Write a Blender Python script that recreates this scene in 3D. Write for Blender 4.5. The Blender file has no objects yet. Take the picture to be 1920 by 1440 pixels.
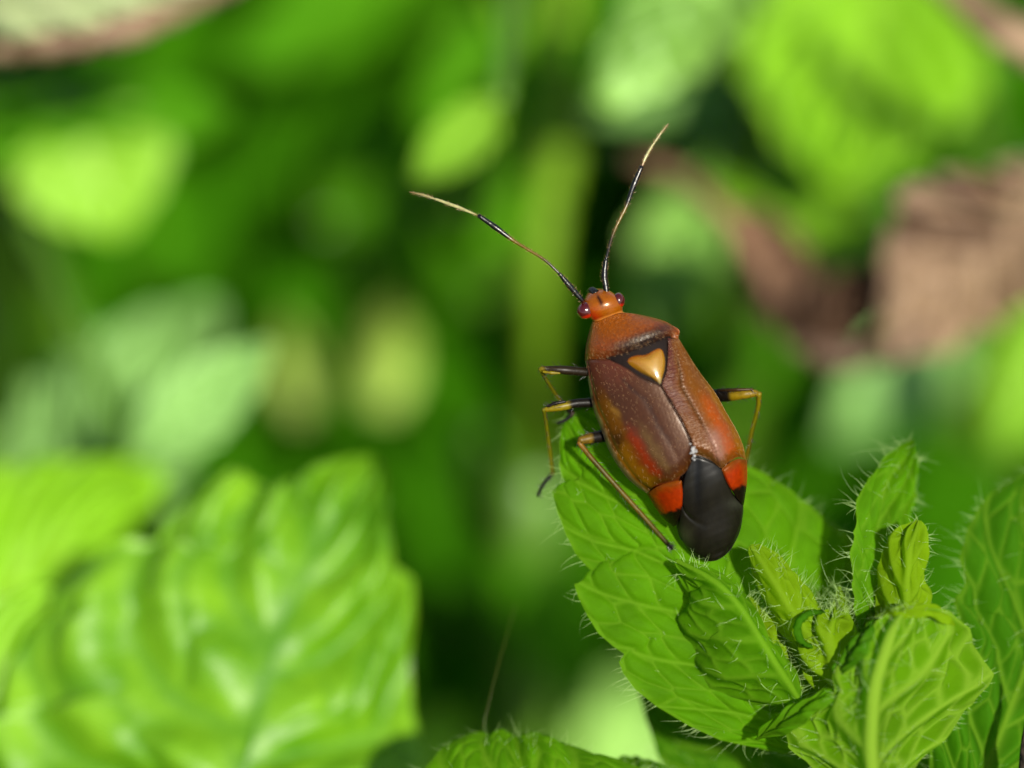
import bpy, math
import numpy as np
from mathutils import Vector, Matrix
rng = np.random.default_rng(7)
sc = bpy.context.scene
C = sc.collection
sc.unit_settings.system = 'METRIC'
sc.unit_settings.scale_length = 0.01            # one Blender unit is one centimetre: this is a macro scene

# ------------------------------------------------------------------ camera, sky, sun, exposure
PITCH = math.radians(42.0)
FOC = 8.0                                       # cm from the lens to the insect
r_ = np.array([1.0, 0, 0])
f_ = np.array([0, math.cos(PITCH), -math.sin(PITCH)])
u_ = np.array([0, math.sin(PITCH), math.cos(PITCH)])
P0 = np.array([0, 0, 9.0])                      # focus point: nine cm above the soil
CAM = P0 - FOC * f_
K = 0.3 / 1920.0
cam = bpy.data.cameras.new('camera')
camo = bpy.data.objects.new('camera', cam); C.objects.link(camo)
camo.matrix_world = Matrix(((r_[0], u_[0], -f_[0], CAM[0]), (r_[1], u_[1], -f_[1], CAM[1]), (r_[2], u_[2], -f_[2], CAM[2]), (0, 0, 0, 1)))
cam.sensor_width = 36; cam.lens = 120
cam.clip_start = 0.05; cam.clip_end = 8000
cam.dof.use_dof = True; cam.dof.focus_distance = FOC
cam.dof.aperture_fstop = 0.120 / 0.47
cam.dof.aperture_blades = 0
sc.camera = camo

SUN = 0.27 * r_ + 0.10 * u_ - 0.95 * f_
SUN /= np.linalg.norm(SUN)
elev = math.asin(SUN[2]); azim = math.atan2(SUN[0], SUN[1])
w = bpy.data.worlds.new('World'); sc.world = w; w.use_nodes = True
nt = w.node_tree; nt.nodes.clear()
sky = nt.nodes.new('ShaderNodeTexSky'); sky.sky_type = 'NISHITA'; sky.sun_disc = False
sky.sun_elevation = elev; sky.sun_rotation = azim
bg = nt.nodes.new('ShaderNodeBackground'); bg.inputs[1].default_value = 0.065
wo = nt.nodes.new('ShaderNodeOutputWorld')
nt.links.new(sky.outputs[0], bg.inputs[0]); nt.links.new(bg.outputs[0], wo.inputs[0])
sl = bpy.data.lights.new('sun', 'SUN'); sl.energy = 5.0; sl.angle = math.radians(0.53); sl.color = (1, 0.94, 0.82)
so = bpy.data.objects.new('sun', sl); C.objects.link(so)
so.rotation_euler = Vector(SUN).to_track_quat('Z', 'Y').to_euler(); so.location = (0, 0, 60)
sc.view_settings.view_transform = 'Standard'; sc.view_settings.look = 'None'
sc.view_settings.gamma = 1; sc.view_settings.use_curve_mapping = False
sc.view_settings.exposure = 1.4
sc.cycles.use_denoising = True
sc.cycles.max_bounces = 10; sc.cycles.transmission_bounces = 8; sc.cycles.diffuse_bounces = 6

# ------------------------------------------------------------------ helpers
def at(p):
    """(px, py, dz): a viewing ray of the photograph and a distance in cm behind the insect -> world point"""
    p = np.asarray(p, float)
    d = (FOC + p[..., 2])[..., None]
    return CAM + f_ * d + r_ * ((p[..., 0] - 960)[..., None] * K * d) + u_ * ((720 - p[..., 1])[..., None] * K * d)

def lin(*c):
    return tuple(((x / 255) / 12.92 if x / 255 <= 0.04045 else ((x / 255 + 0.055) / 1.055) ** 2.4) for x in c)

def sstep(a, b, x):
    t = np.clip((x - a) / (b - a), 0, 1); return t * t * (3 - 2 * t)

def resample(pts, n, smooth=True, ws=800.0):
    p = np.asarray(pts, float)
    if len(p) == 1: return np.repeat(p, n, 0)
    if smooth and len(p) > 2:
        q = np.vstack([2 * p[0] - p[1], p, 2 * p[-1] - p[-2]]); out = []
        for i in range(len(p) - 1):
            t = np.linspace(0, 1, 14, endpoint=False)[:, None]
            a, b, c, d = q[i], q[i + 1], q[i + 2], q[i + 3]
            out.append(0.5 * (2 * b + (c - a) * t + (2 * a - 5 * b + 4 * c - d) * t ** 2 + (3 * b - 3 * c + d - a) * t ** 3))
        p = np.vstack(out + [p[-1:]])
    dd = np.diff(p, axis=0).copy()
    if p.shape[1] == 3: dd[:, 2] *= ws * 0.3
    s = np.r_[0, np.cumsum(np.linalg.norm(dd, axis=1))]
    t = np.linspace(0, s[-1], n)
    return np.stack([np.interp(t, s, p[:, k]) for k in range(p.shape[1])], 1)

def mk(name, V, F, mat, parent=None, col=None, attrs=None, smooth=True, uv=None):
    """one mesh object from numpy vertices and a list of (n,3)/(n,4) face arrays"""
    V = np.asarray(V, np.float64)
    if parent is not None:
        root = parent
        while root.parent: root = root.parent
        V = V - np.array(root.location)
    F = [np.asarray(x, np.int32) for x in (F if isinstance(F, list) else [F]) if len(x)]
    me = bpy.data.meshes.new(name)
    me.vertices.add(len(V)); me.vertices.foreach_set('co', V.ravel())
    idx = np.concatenate([x.ravel() for x in F]); cnt = np.concatenate([np.full(len(x), x.shape[1]) for x in F])
    me.loops.add(len(idx)); me.loops.foreach_set('vertex_index', idx)
    me.polygons.add(len(cnt)); me.polygons.foreach_set('loop_start', np.r_[0, np.cumsum(cnt)[:-1]].astype(np.int32))
    me.update(calc_edges=True)
    me.polygons.foreach_set('use_smooth', np.full(len(cnt), smooth))
    if col is not None:
        a = me.color_attributes.new('pigment', 'FLOAT_COLOR', 'POINT')
        c = np.ones((len(V), 4), np.float32); c[:, :3] = col; a.data.foreach_set('color', c.ravel())
    for k, x in (attrs or {}).items():
        a = me.attributes.new(k, 'FLOAT', 'POINT'); a.data.foreach_set('value', np.asarray(x, np.float32).ravel())
    if uv is not None:
        a = me.attributes.new('leafco', 'FLOAT_VECTOR', 'POINT'); a.data.foreach_set('vector', np.asarray(uv, np.float32).ravel())
    me.validate()
    me.materials.append(mat)
    o = bpy.data.objects.new(name, me); C.objects.link(o)
    if parent is not None: o.parent = parent
    return o

def thing(name, label, cat, loc, group=None):
    o = bpy.data.objects.new(name, None); C.objects.link(o); o.empty_display_size = 0.2
    o.location = tuple(float(x) for x in loc); o['label'] = label; o['category'] = cat
    if group: o['group'] = group
    return o

def gridfaces(nv, nu, off=0):
    i, j = np.meshgrid(np.arange(nv - 1), np.arange(nu - 1), indexing='ij')
    a = (i * nu + j).ravel() + off
    return np.stack([a, a + 1, a + nu + 1, a + nu], 1)

def normals(G):
    du = np.gradient(G, axis=1); dv = np.gradient(G, axis=0)
    n = np.cross(du, dv); n /= np.linalg.norm(n, axis=-1, keepdims=True) + 1e-12
    return n

def tube(path, rad, n=24, sides=9, ws=800.0, smooth=True, world=False, caps=True):
    """a round tapering tube along a path of (px,py,dz); radii in photo pixels. Returns V, F, t"""
    p = np.asarray(path, float)
    q = np.c_[p, np.asarray(rad, float)]
    if world:
        s = np.r_[0, np.cumsum(np.linalg.norm(np.diff(p, axis=0), axis=1))]
        t = np.linspace(0, s[-1], n); W = np.stack([np.interp(t, s, p[:, k]) for k in range(3)], 1); R = np.interp(t, s, rad)
    else:
        dd = np.diff(p, axis=0).copy(); dd[:, 2] *= ws
        s = np.r_[0, np.cumsum(np.linalg.norm(dd, axis=1))]
        rr = resample(q[:, :3], n, smooth); W = at(rr)
        R = np.interp(np.linspace(0, s[-1], n), s, rad) * K * (FOC + rr[:, 2])
    T = np.gradient(W, axis=0); T /= np.linalg.norm(T, axis=1, keepdims=True)
    N = np.cross(T[0], f_ + 0.01 * r_); N /= np.linalg.norm(N)
    V = []; ang = np.linspace(0, 2 * np.pi, sides, endpoint=False)
    for i in range(n):
        N = N - T[i] * N.dot(T[i]); N /= np.linalg.norm(N); B = np.cross(T[i], N)
        V.append(W[i] + R[i] * (np.cos(ang)[:, None] * N + np.sin(ang)[:, None] * B))
    V = np.concatenate(V)
    i, j = np.meshgrid(np.arange(n - 1), np.arange(sides), indexing='ij')
    a = (i * sides + j).ravel(); b = (i * sides + (j + 1) % sides).ravel()
    F = [np.stack([a, b, b + sides, a + sides], 1)]
    t = np.repeat(np.linspace(0, 1, n), sides)
    if caps:
        V = np.vstack([V, W[0] - T[0] * R[0] * 0.6, W[-1] + T[-1] * R[-1] * 0.6]); t = np.r_[t, 0, 1]
        k = np.arange(sides); c0 = n * sides
        F.append(np.stack([np.full(sides, c0), (k + 1) % sides, k], 1))
        F.append(np.stack([np.full(sides, c0 + 1), c0 - sides + k, c0 - sides + (k + 1) % sides], 1))
    return V, F, t

def join(parts):
    V = []; F3 = []; F4 = []; o = 0
    for v, fs in parts:
        V.append(v)
        for x in fs: (F3 if x.shape[1] == 3 else F4).append(x + o)
        o += len(v)
    return np.vstack(V), ([np.vstack(F4)] if F4 else []) + ([np.vstack(F3)] if F3 else [])

def hair_mesh(name, root, dirn, length, rad, mat, parent, bend=0.3, seg=4):
    """many thin tapering three-sided hairs joined into one part"""
    root = np.asarray(root); n = len(root)
    if n == 0: return None
    D = dirn / (np.linalg.norm(dirn, axis=1, keepdims=True) + 1e-9)
    rnd = rng.normal(size=(n, 3)); side = np.cross(D, rnd); side /= np.linalg.norm(side, axis=1, keepdims=True)
    up = np.cross(D, side); L = np.asarray(length).reshape(n, 1); bb = bend * rng.uniform(-1, 1, (n, 1)) + 0 * L
    V = np.zeros((n, seg, 3, 3))
    for k in range(seg):
        t = k / (seg - 1)
        c = root + D * L * t + side * L * bb * t * t
        rr = rad * (1 - 0.9 * t)
        for m in range(3):
            a = m * 2.0944
            V[:, k, m] = c + (side * math.cos(a) + up * math.sin(a)) * rr
    b = (np.arange(n) * seg * 3)[:, None, None] + (np.arange(seg - 1) * 3)[None, :, None]
    m = np.arange(3)[None, None, :]; m2 = (m + 1) % 3
    F = np.stack([b + m, b + m2, b + m2 + 3, b + m + 3], -1).reshape(-1, 4)
    o = mk(name, V.reshape(-1, 3), [F], mat, parent)
    o['kind'] = 'stuff'
    return o

# ------------------------------------------------------------------ materials
def new_mat(name):
    m = bpy.data.materials.new(name); m.use_nodes = True
    nt = m.node_tree; nt.nodes.clear()
    return m, nt, nt.nodes.new, nt.links.new

def sett(n, **k):
    for a, b in k.items():
        n.inputs[a.replace('_', ' ')].default_value = b

def leaf_mat(name, base, vein, trans, tw=0.4, rough=0.42, spec=0.45, patch=None, scale=3.0, bump=0.25, veinmix=0.8):
    m, nt, N, Lk = new_mat(name)
    base, vein = [0.68 * x for x in base], [0.68 * x for x in vein]; patch = patch and [0.68 * x for x in patch]
    out = N('ShaderNodeOutputMaterial'); p = N('ShaderNodeBsdfPrincipled'); tr = N('ShaderNodeBsdfTranslucent'); mx = N('ShaderNodeMixShader')
    va = N('ShaderNodeAttribute'); va.attribute_name = 'vein'
    tc = N('ShaderNodeTexCoord')
    no = N('ShaderNodeTexNoise'); sett(no, Scale=scale, Detail=5.0, Roughness=0.6); Lk(tc.outputs['Object'], no.inputs['Vector'])
    rp = N('ShaderNodeMapRange'); sett(rp, From_Min=0.3, From_Max=0.7); Lk(no.outputs['Fac'], rp.inputs['Value'])
    c1 = N('ShaderNodeMix'); c1.data_type = 'RGBA'
    c1.inputs[6].default_value = (*[x * 0.72 for x in base], 1); c1.inputs[7].default_value = (*(patch or [min(1, x * 1.3) for x in base]), 1)
    Lk(rp.outputs[0], c1.inputs[0])
    vm = N('ShaderNodeMath'); vm.operation = 'MULTIPLY'; vm.inputs[1].default_value = veinmix; Lk(va.outputs['Fac'], vm.inputs[0])
    c2 = N('ShaderNodeMix'); c2.data_type = 'RGBA'; Lk(vm.outputs[0], c2.inputs[0]); Lk(c1.outputs[2], c2.inputs[6]); c2.inputs[7].default_value = (*vein, 1)
    Lk(c2.outputs[2], p.inputs['Base Color'])
    ct = N('ShaderNodeMix'); ct.data_type = 'RGBA'; Lk(vm.outputs[0], ct.inputs[0])
    ct.inputs[6].default_value = (*trans, 1); ct.inputs[7].default_value = (*[min(1, 0.5 * a + 0.5 * b) for a, b in zip(trans, vein)], 1)
    Lk(ct.outputs[2], tr.inputs['Color'])
    sett(p, Roughness=rough); p.inputs['Specular IOR Level'].default_value = spec
    nf = N('ShaderNodeTexNoise'); sett(nf, Scale=55.0, Detail=3.0); Lk(tc.outputs['Object'], nf.inputs['Vector'])
    bp = N('ShaderNodeBump'); sett(bp, Strength=bump, Distance=0.006); Lk(nf.outputs['Fac'], bp.inputs['Height'])
    Lk(bp.outputs[0], p.inputs['Normal']); Lk(bp.outputs[0], tr.inputs['Normal'])
    mx.inputs[0].default_value = tw
    Lk(p.outputs[0], mx.inputs[1]); Lk(tr.outputs[0], mx.inputs[2]); Lk(mx.outputs[0], out.inputs[0])
    return m

def shell_mat(name, rough=0.35, spec=0.5, bump=0.3, bscale=120.0, stretch=(1, 1, 1), coat=0.0, sub=0.0, tw=0.0, vary=0.25, gain=0.225, tint=(1, 1, 1), crough=0.12):
    """insect cuticle: pigment attribute, fine relief, gloss"""
    m, nt, N, Lk = new_mat(name)
    out = N('ShaderNodeOutputMaterial'); p = N('ShaderNodeBsdfPrincipled')
    at_ = N('ShaderNodeAttribute'); at_.attribute_name = 'pigment'
    tc = N('ShaderNodeTexCoord'); mp = N('ShaderNodeMapping'); mp.inputs['Scale'].default_value = stretch
    mp.inputs['Rotation'].default_value = (0, math.radians(24), 0)
    Lk(tc.outputs['Object'], mp.inputs['Vector'])
    n1 = N('ShaderNodeTexNoise'); sett(n1, Scale=bscale, Detail=3.0, Roughness=0.65); Lk(mp.outputs[0], n1.inputs['Vector'])
    mr = N('ShaderNodeMapRange'); sett(mr, From_Min=0.25, From_Max=0.75, To_Min=gain * (1 - vary), To_Max=gain * (1 + vary)); Lk(n1.outputs['Fac'], mr.inputs['Value'])
    vm = N('ShaderNodeVectorMath'); vm.operation = 'SCALE'; Lk(at_.outputs['Color'], vm.inputs[0]); Lk(mr.outputs[0], vm.inputs['Scale'])
    pg = N('ShaderNodeGamma'); pg.inputs[1].default_value = 1.0; Lk(vm.outputs[0], pg.inputs[0])
    Lk(pg.outputs[0], p.inputs['Base Color'])
    bp = N('ShaderNodeBump'); sett(bp, Strength=bump, Distance=0.004); Lk(n1.outputs['Fac'], bp.inputs['Height']); Lk(bp.outputs[0], p.inputs['Normal'])
    sett(p, Roughness=rough); p.inputs['Specular IOR Level'].default_value = spec
    p.inputs['Specular Tint'].default_value = (*tint, 1)
    p.inputs['Coat Weight'].default_value = coat; p.inputs['Coat Roughness'].default_value = crough
    if sub > 0:
        p.inputs['Subsurface Weight'].default_value = sub; p.inputs['Subsurface Radius'].default_value = (0.03, 0.012, 0.004); p.inputs['Subsurface Scale'].default_value = 0.6
    if tw > 0:
        tr = N('ShaderNodeBsdfTranslucent'); mx = N('ShaderNodeMixShader'); mx.inputs[0].default_value = tw
        Lk(vm.outputs[0], tr.inputs['Color']); Lk(p.outputs[0], mx.inputs[1]); Lk(tr.outputs[0], mx.inputs[2]); Lk(mx.outputs[0], out.inputs[0])
    else:
        Lk(p.outputs[0], out.inputs[0])
    return m

def plain(name, col, rough=0.5, spec=0.5, tw=0.0, tcol=None, nscale=8.0, vary=0.3, bump=0.2, bdist=0.01):
    col = [0.68 * x for x in col]
    m, nt, N, Lk = new_mat(name)
    out = N('ShaderNodeOutputMaterial'); p = N('ShaderNodeBsdfPrincipled')
    tc = N('ShaderNodeTexCoord'); no = N('ShaderNodeTexNoise'); sett(no, Scale=nscale, Detail=6.0, Roughness=0.65); Lk(tc.outputs['Object'], no.inputs['Vector'])
    mr = N('ShaderNodeMapRange'); sett(mr, From_Min=0.3, From_Max=0.7); Lk(no.outputs['Fac'], mr.inputs['Value'])
    c = N('ShaderNodeMix'); c.data_type = 'RGBA'; Lk(mr.outputs[0], c.inputs[0])
    c.inputs[6].default_value = (*[x * (1 - vary) for x in col], 1); c.inputs[7].default_value = (*[min(1, x * (1 + vary)) for x in col], 1)
    Lk(c.outputs[2], p.inputs['Base Color']); sett(p, Roughness=rough); p.inputs['Specular IOR Level'].default_value = spec
    bp = N('ShaderNodeBump'); sett(bp, Strength=bump, Distance=bdist); Lk(no.outputs['Fac'], bp.inputs['Height']); Lk(bp.outputs[0], p.inputs['Normal'])
    if tw > 0:
        tr = N('ShaderNodeBsdfTranslucent'); tr.inputs['Color'].default_value = (*(tcol or col), 1); mx = N('ShaderNodeMixShader'); mx.inputs[0].default_value = tw
        Lk(p.outputs[0], mx.inputs[1]); Lk(tr.outputs[0], mx.inputs[2]); Lk(mx.outputs[0], out.inputs[0])
    else: Lk(p.outputs[0], out.inputs[0])
    return m

M = {}
M['fresh'] = leaf_mat('fresh_hairy_leaf', (0.056, 0.162, 0.0006), (0.15, 0.30, 0.012), (0.24, 0.50, 0.001), tw=0.46, rough=0.75, spec=0.05, veinmix=.55, scale=7.0)
M['under'] = leaf_mat('leaf_underside', (0.068, 0.172, 0.001), (0.22, 0.37, 0.03), (0.24, 0.50, 0.002), tw=0.46, rough=0.85, spec=0.04, veinmix=.8)
M['young'] = leaf_mat('young_yellowish_leaf', (0.12, 0.225, 0.0012), (0.16, 0.28, 0.012), (0.34, 0.54, 0.001), tw=0.48, rough=0.8, spec=0.05, veinmix=.5)
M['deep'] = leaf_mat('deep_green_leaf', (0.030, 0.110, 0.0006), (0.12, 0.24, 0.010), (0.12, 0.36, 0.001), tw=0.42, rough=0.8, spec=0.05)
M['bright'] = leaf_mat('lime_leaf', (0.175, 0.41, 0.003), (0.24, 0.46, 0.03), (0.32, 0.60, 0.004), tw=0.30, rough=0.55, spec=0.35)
M['nettle'] = leaf_mat('glossy_toothed_leaf', (0.088, 0.265, 0.0012), (0.035, 0.15, 0.001), (0.25, 0.58, 0.003), tw=0.28, rough=0.48, spec=0.30, bump=.4, veinmix=.8, patch=(0.18, 0.38, 0.010), scale=5.0)  # patch colour paints the pale sheen, vein colour the dark of the grooves
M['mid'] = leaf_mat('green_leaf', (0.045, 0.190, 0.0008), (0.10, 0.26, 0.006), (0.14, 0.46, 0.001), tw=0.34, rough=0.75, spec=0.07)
M['dark'] = leaf_mat('dark_leaf', (0.024, 0.115, 0.0005), (0.05, 0.17, 0.002), (0.08, 0.34, 0.001), tw=0.34, rough=0.8, spec=0.03)  # dark leaf green, also standing in for shade on leaves behind
M['minty'] = leaf_mat('pale_minty_leaf', (0.13, 0.33, 0.045), (0.20, 0.40, 0.09), (0.16, 0.46, 0.03), tw=0.28, rough=0.55, spec=0.4, patch=(0.32, 0.58, 0.17), scale=3.5)  # the whitish patch colour paints sun dapple onto the blade
M['lit'] = leaf_mat('sunlit_pale_leaf', (0.16, 0.37, 0.040), (0.22, 0.42, 0.08), (0.22, 0.52, 0.02), tw=0.28, rough=0.5, spec=0.45, patch=(0.34, 0.62, 0.12), scale=3)  # lighter version of the minty leaf: sunlight and dapple put into the colour
M['olive'] = leaf_mat('olive_stem', (0.11, 0.22, 0.003), (0.15, 0.26, 0.01), (0.2, 0.4, 0.002), tw=0.2, rough=0.7, spec=0.2)
M['yellow'] = leaf_mat('yellow_green_leaf', (0.30, 0.46, 0.05), (0.40, 0.54, 0.12), (0.40, 0.56, 0.01), tw=0.28, rough=0.55, spec=0.3)
M['dry'] = leaf_mat('dry_brown_leaf', (0.13, 0.066, 0.037), (0.07, 0.032, 0.017), (0.30, 0.14, 0.06), tw=0.2, rough=0.6, spec=0.3, patch=(0.42, 0.29, 0.17), scale=3.0)
M['darkdry'] = leaf_mat('dark_dry_leaf', (0.05, 0.024, 0.012), (0.03, 0.015, 0.008), (0.1, 0.04, 0.02), tw=0.1, rough=0.7, spec=0.2, patch=(0.26, 0.14, 0.075), scale=3.5)
M['pinkrim'] = leaf_mat('pale_speckled_leaf', (0.26, 0.32, 0.12), (0.38, 0.42, 0.22), (0.4, 0.5, 0.2), tw=0.25, rough=0.5, spec=0.4, patch=(0.56, 0.68, 0.36), scale=4.5)
M['hair'] = plain('leaf_hair', (0.36, 0.52, 0.17), rough=0.35, spec=0.5, tw=0.35, tcol=(0.6, 0.8, 0.35), vary=0.1, bump=0)
M['stem'] = plain('green_stem', (0.07, 0.17, 0.006), rough=0.45, tw=0.2, tcol=(0.25, 0.45, 0.02), nscale=6)
M['brownstem'] = plain('brown_stem', (0.10, 0.055, 0.03), rough=0.6, nscale=6)
M['soil'] = plain('soil', (0.030, 0.022, 0.012), rough=0.9, spec=0.2, nscale=1.3, vary=0.6, bump=0.8, bdist=0.3)
M['silk'] = plain('silk', (0.14, 0.13, 0.02), rough=0.3, vary=0.1, bump=0)
M['cuticle'] = shell_mat('cuticle_pronotum', coat=.10, crough=.22, tint=(1, .8, .6), rough=0.40, spec=0.25, bump=0.5, bscale=190, vary=0.35)
M['wing'] = shell_mat('cuticle_wing', coat=.16, crough=.22, tint=(1, .70, .50), rough=0.36, spec=0.17, bump=0.06, bscale=230, gain=.205, stretch=(1.0, 1.0, .3), vary=0.2, tw=0.05)
M['cuneus'] = shell_mat('cuticle_cuneus', tint=(1, .6, .4), rough=0.35, spec=0.18, bump=0.25, bscale=90, vary=0.25, tw=0.1)
M['membrane'] = shell_mat('wing_membrane', coat=.10, crough=.25, tw=.12, rough=0.4, spec=0.14, bump=0.10, bscale=55, stretch=(1, 1, 0.4), vary=0.35)
M['matt'] = shell_mat('cuticle_matt', rough=0.75, spec=0.1, bump=0.2, bscale=80)
M['scutellum'] = shell_mat('cuticle_scutellum', coat=.5, crough=.16, rough=0.28, spec=0.35, bump=0.15, bscale=50, vary=0.12, sub=0.2)
M['head'] = shell_mat('cuticle_head', coat=.25, crough=.14, tint=(1, .8, .6), rough=0.30, spec=0.25, bump=0.12, bscale=60, vary=0.12, sub=0.15)
M['eye'] = shell_mat('insect_eye', crough=.06, rough=0.25, spec=0.3, bump=0.1, bscale=220, vary=0.1, coat=0.7)
M['leg'] = shell_mat('leg_cuticle', rough=0.42, spec=0.16, bump=0.2, bscale=90, vary=0.25, tw=0.12)
M['antenna'] = shell_mat('antenna_cuticle', rough=0.3, spec=0.35, bump=0.2, bscale=160, vary=0.3)
M['goldhair'] = plain('golden_hair', (0.30, 0.17, 0.07), rough=0.28, spec=0.6, vary=0.1, bump=0)
M['blackhair'] = plain('black_bristle', (0.015, 0.012, 0.01), rough=0.3, spec=0.6, vary=0.1, bump=0)
M['crumb'] = plain('white_crumb', (0.30, 0.30, 0.30), rough=0.8, nscale=60, vary=0.15)

# ------------------------------------------------------------------ ground (setting)
def build_ground():
    n = 121
    a = np.linspace(-1, 1, n); s = np.sign(a) * np.abs(a) ** 3 * 3000
    X, Y = np.meshgrid(s, s + 10)
    near = np.exp(-(X ** 2 + (Y - 10) ** 2) / 60 ** 2)
    Z = near * (0.5 * np.sin(X * 0.5) * np.cos(Y * 0.43) + rng.normal(0, 0.15, X.shape)) - 0.4
    V = np.stack([X, Y, Z], -1).reshape(-1, 3)
    o = mk('ground', V, [gridfaces(n, n)], M['soil'])
    o['kind'] = 'structure'
build_ground()

# ------------------------------------------------------------------ leaves
def cellnoise(s, t, seed):
    """distance to the border of jittered cells: the fine net of veins"""
    si = np.floor(s).astype(int); ti = np.floor(t).astype(int)
    f1 = np.full(s.shape, 9.0); f2 = np.full(s.shape, 9.0)
    for a in (-1, 0, 1):
        for b in (-1, 0, 1):
            ca = si + a; cb = ti + b
            h = np.sin(ca * 127.1 + cb * 311.7 + seed * 17.3) * 43758.5453; jx = h - np.floor(h)
            h = np.sin(ca * 269.5 + cb * 183.3 + seed * 7.9) * 43758.5453; jy = h - np.floor(h)
            d = np.hypot(s - (ca + 0.5 + 0.7 * (jx - 0.5)), t - (cb + 0.5 + 0.7 * (jy - 0.5)))
            f2 = np.minimum(f2, np.maximum(f1, d)); f1 = np.minimum(f1, d)
    return f2 - f1

def leaf_grid(Mp, Lp, Rp, nu, nv, ns=6, k=0.35, pw=1.1, vein_h=0.006, pucker=0.012, cell_h=0.004, cells=(2, 7), cup=0.0,
              side=1, seed=1, smooth_edge=False, wave=0.0, vein_w=0.006, edge_v=.5):
    m = at(resample(Mp, nu)); l = at(resample(Lp, nu, smooth_edge)); r = at(resample(Rp, nu, smooth_edge))
    v = np.linspace(-1, 1, nv); av = np.abs(v)[:, None, None]
    E = np.where((v < 0)[:, None, None], l[None], r[None])
    G = m[None] + (E - m[None]) * av
    N = normals(G)
    if (N @ -f_).mean() < 0: N = -N
    Wd = np.linalg.norm(E - m[None], axis=-1)
    Ln = np.linalg.norm(np.diff(m, axis=0), axis=1).sum()
    U = np.linspace(0, 1, nu)[None, :] + 0 * v[:, None]; A = np.abs(v)[:, None] + 0 * U
    S = (U - k * A ** pw) * ns + 0.35 * (v[:, None] > 0) + 0.06 * np.sin(A * 5 + seed)
    fr = S - np.floor(S + 0.5)
    dsec = np.abs(fr) / ns * Ln * 0.8
    dmid = A * Wd
    ce = cellnoise(S * cells[0] + 100, A * cells[1], seed + (v[:, None] > 0) * 3)
    dter = ce * Ln / ns / cells[0] * 0.5
    tap = np.clip(1.15 - U, 0.15, 1)
    vm = np.exp(-(dmid / (vein_w * 1.8 * tap)) ** 2)
    vs = np.exp(-(dsec / (vein_w * np.clip(1.1 - 0.5 * A, .3, 1))) ** 2) * (A > 0.02)
    vt = np.exp(-(dter / (vein_w * 0.7)) ** 2)
    vein = np.maximum(np.maximum(vm, 0.75 * vs), 0.55 * vt)
    wide = np.maximum(np.exp(-(dmid / (vein_w * 4)) ** 2), 0.9 * np.exp(-(dsec / (vein_w * 2.6)) ** 2))
    H = pucker * (np.cos(fr * 2 * np.pi - np.pi) * 0.5 + 0.5) * np.clip(A * 4, 0, 1) * np.clip((1.02 - A) * 5, 0, 1)
    H = H + cell_h * sstep(0.0, 0.5, ce) * (1 - wide)
    H = H - vein_h * np.maximum(wide, 0.4 * vt)
    H = side * H
    H = H + cup * Wd * 4 * A * (1 - A)
    H = H + wave * np.sin(U * 9 + seed) * A ** 2
    edge = sstep(0.93, 1.0, A)
    G = G + N * H[..., None]
    return G, N, dict(vein=np.maximum(vein, edge_v * edge), U=U, A=A, m=m, l=l, r=r)

def put_leaf(parent, G, info, mat, name='leaf'):
    nv, nu = G.shape[:2]
    return mk(name, G.reshape(-1, 3), [gridfaces(nv, nu)], mat, parent, attrs={'vein': info['vein'].ravel()})

def leaf_hairs(leafobj, G, N, edges=('l', 'r'), n_edge=60, n_face=100, le=(0.02, 0.055), lf=(0.015, 0.04), rad=0.00062, seed=0, lean=0.3, bias=(0, 0)):
    """hairs standing on the margins and on the blade"""
    nv, nu = G.shape[:2]; R = []; D = []; Ls = []
    toward = np.where(((N @ -f_) < 0)[..., None], -N, N)
    for e in edges:
        j = rng.integers(1, nu - 1, n_edge)
        i = 0 if e == 'l' else nv - 1; i2 = 6 if e == 'l' else nv - 7
        p = G[i, j]; out = p - G[i2, j]; out /= np.linalg.norm(out, axis=1, keepdims=True) + 1e-9
        along = G[i, np.clip(j + 1, 0, nu - 1)] - G[i, j - 1]; along /= np.linalg.norm(along, axis=1, keepdims=True) + 1e-9
        R.append(p); D.append(out + along * rng.normal(0.15, 0.35, (n_edge, 1)) + toward[i, j] * rng.normal(0.15, 0.3, (n_edge, 1)))
        Ls.append(rng.uniform(*le, n_edge) * rng.uniform(0.4, 1.1, n_edge))
    if n_face:
        i = rng.integers(2, nv - 2, n_face); j = rng.integers(2, nu - 2, n_face)
        R.append(G[i, j]); tng = rng.normal(0, 0.6, (n_face, 3)) + 0.4 * u_
        D.append(toward[i, j] + tng); Ls.append(rng.uniform(*lf, n_face))
    return hair_mesh('leaf_hair', np.vstack(R), np.vstack(D), np.concatenate(Ls), rad, M['hair'], leafobj, bend=0.6, seg=5)

# ------------------------------------------------------------------ the hairy plant the insect sits on
plant = thing('hairy_plant', 'hairy green plant with toothed veined leaves that the orange and black bug sits on', 'plant', (at((1560, 1500, 0.3))[0], at((1560, 1500, 0.3))[1], -0.35))
def fresh(mat, Mp, Lp, Rp, nu=220, nv=151, hair=None, **kw):
    G, N, info = leaf_grid(Mp, Lp, Rp, nu, nv, **kw)
    o = put_leaf(plant, G, info, M[mat])
    if hair is not None: leaf_hairs(o, G, N, **hair)
    return o, G, N

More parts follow.
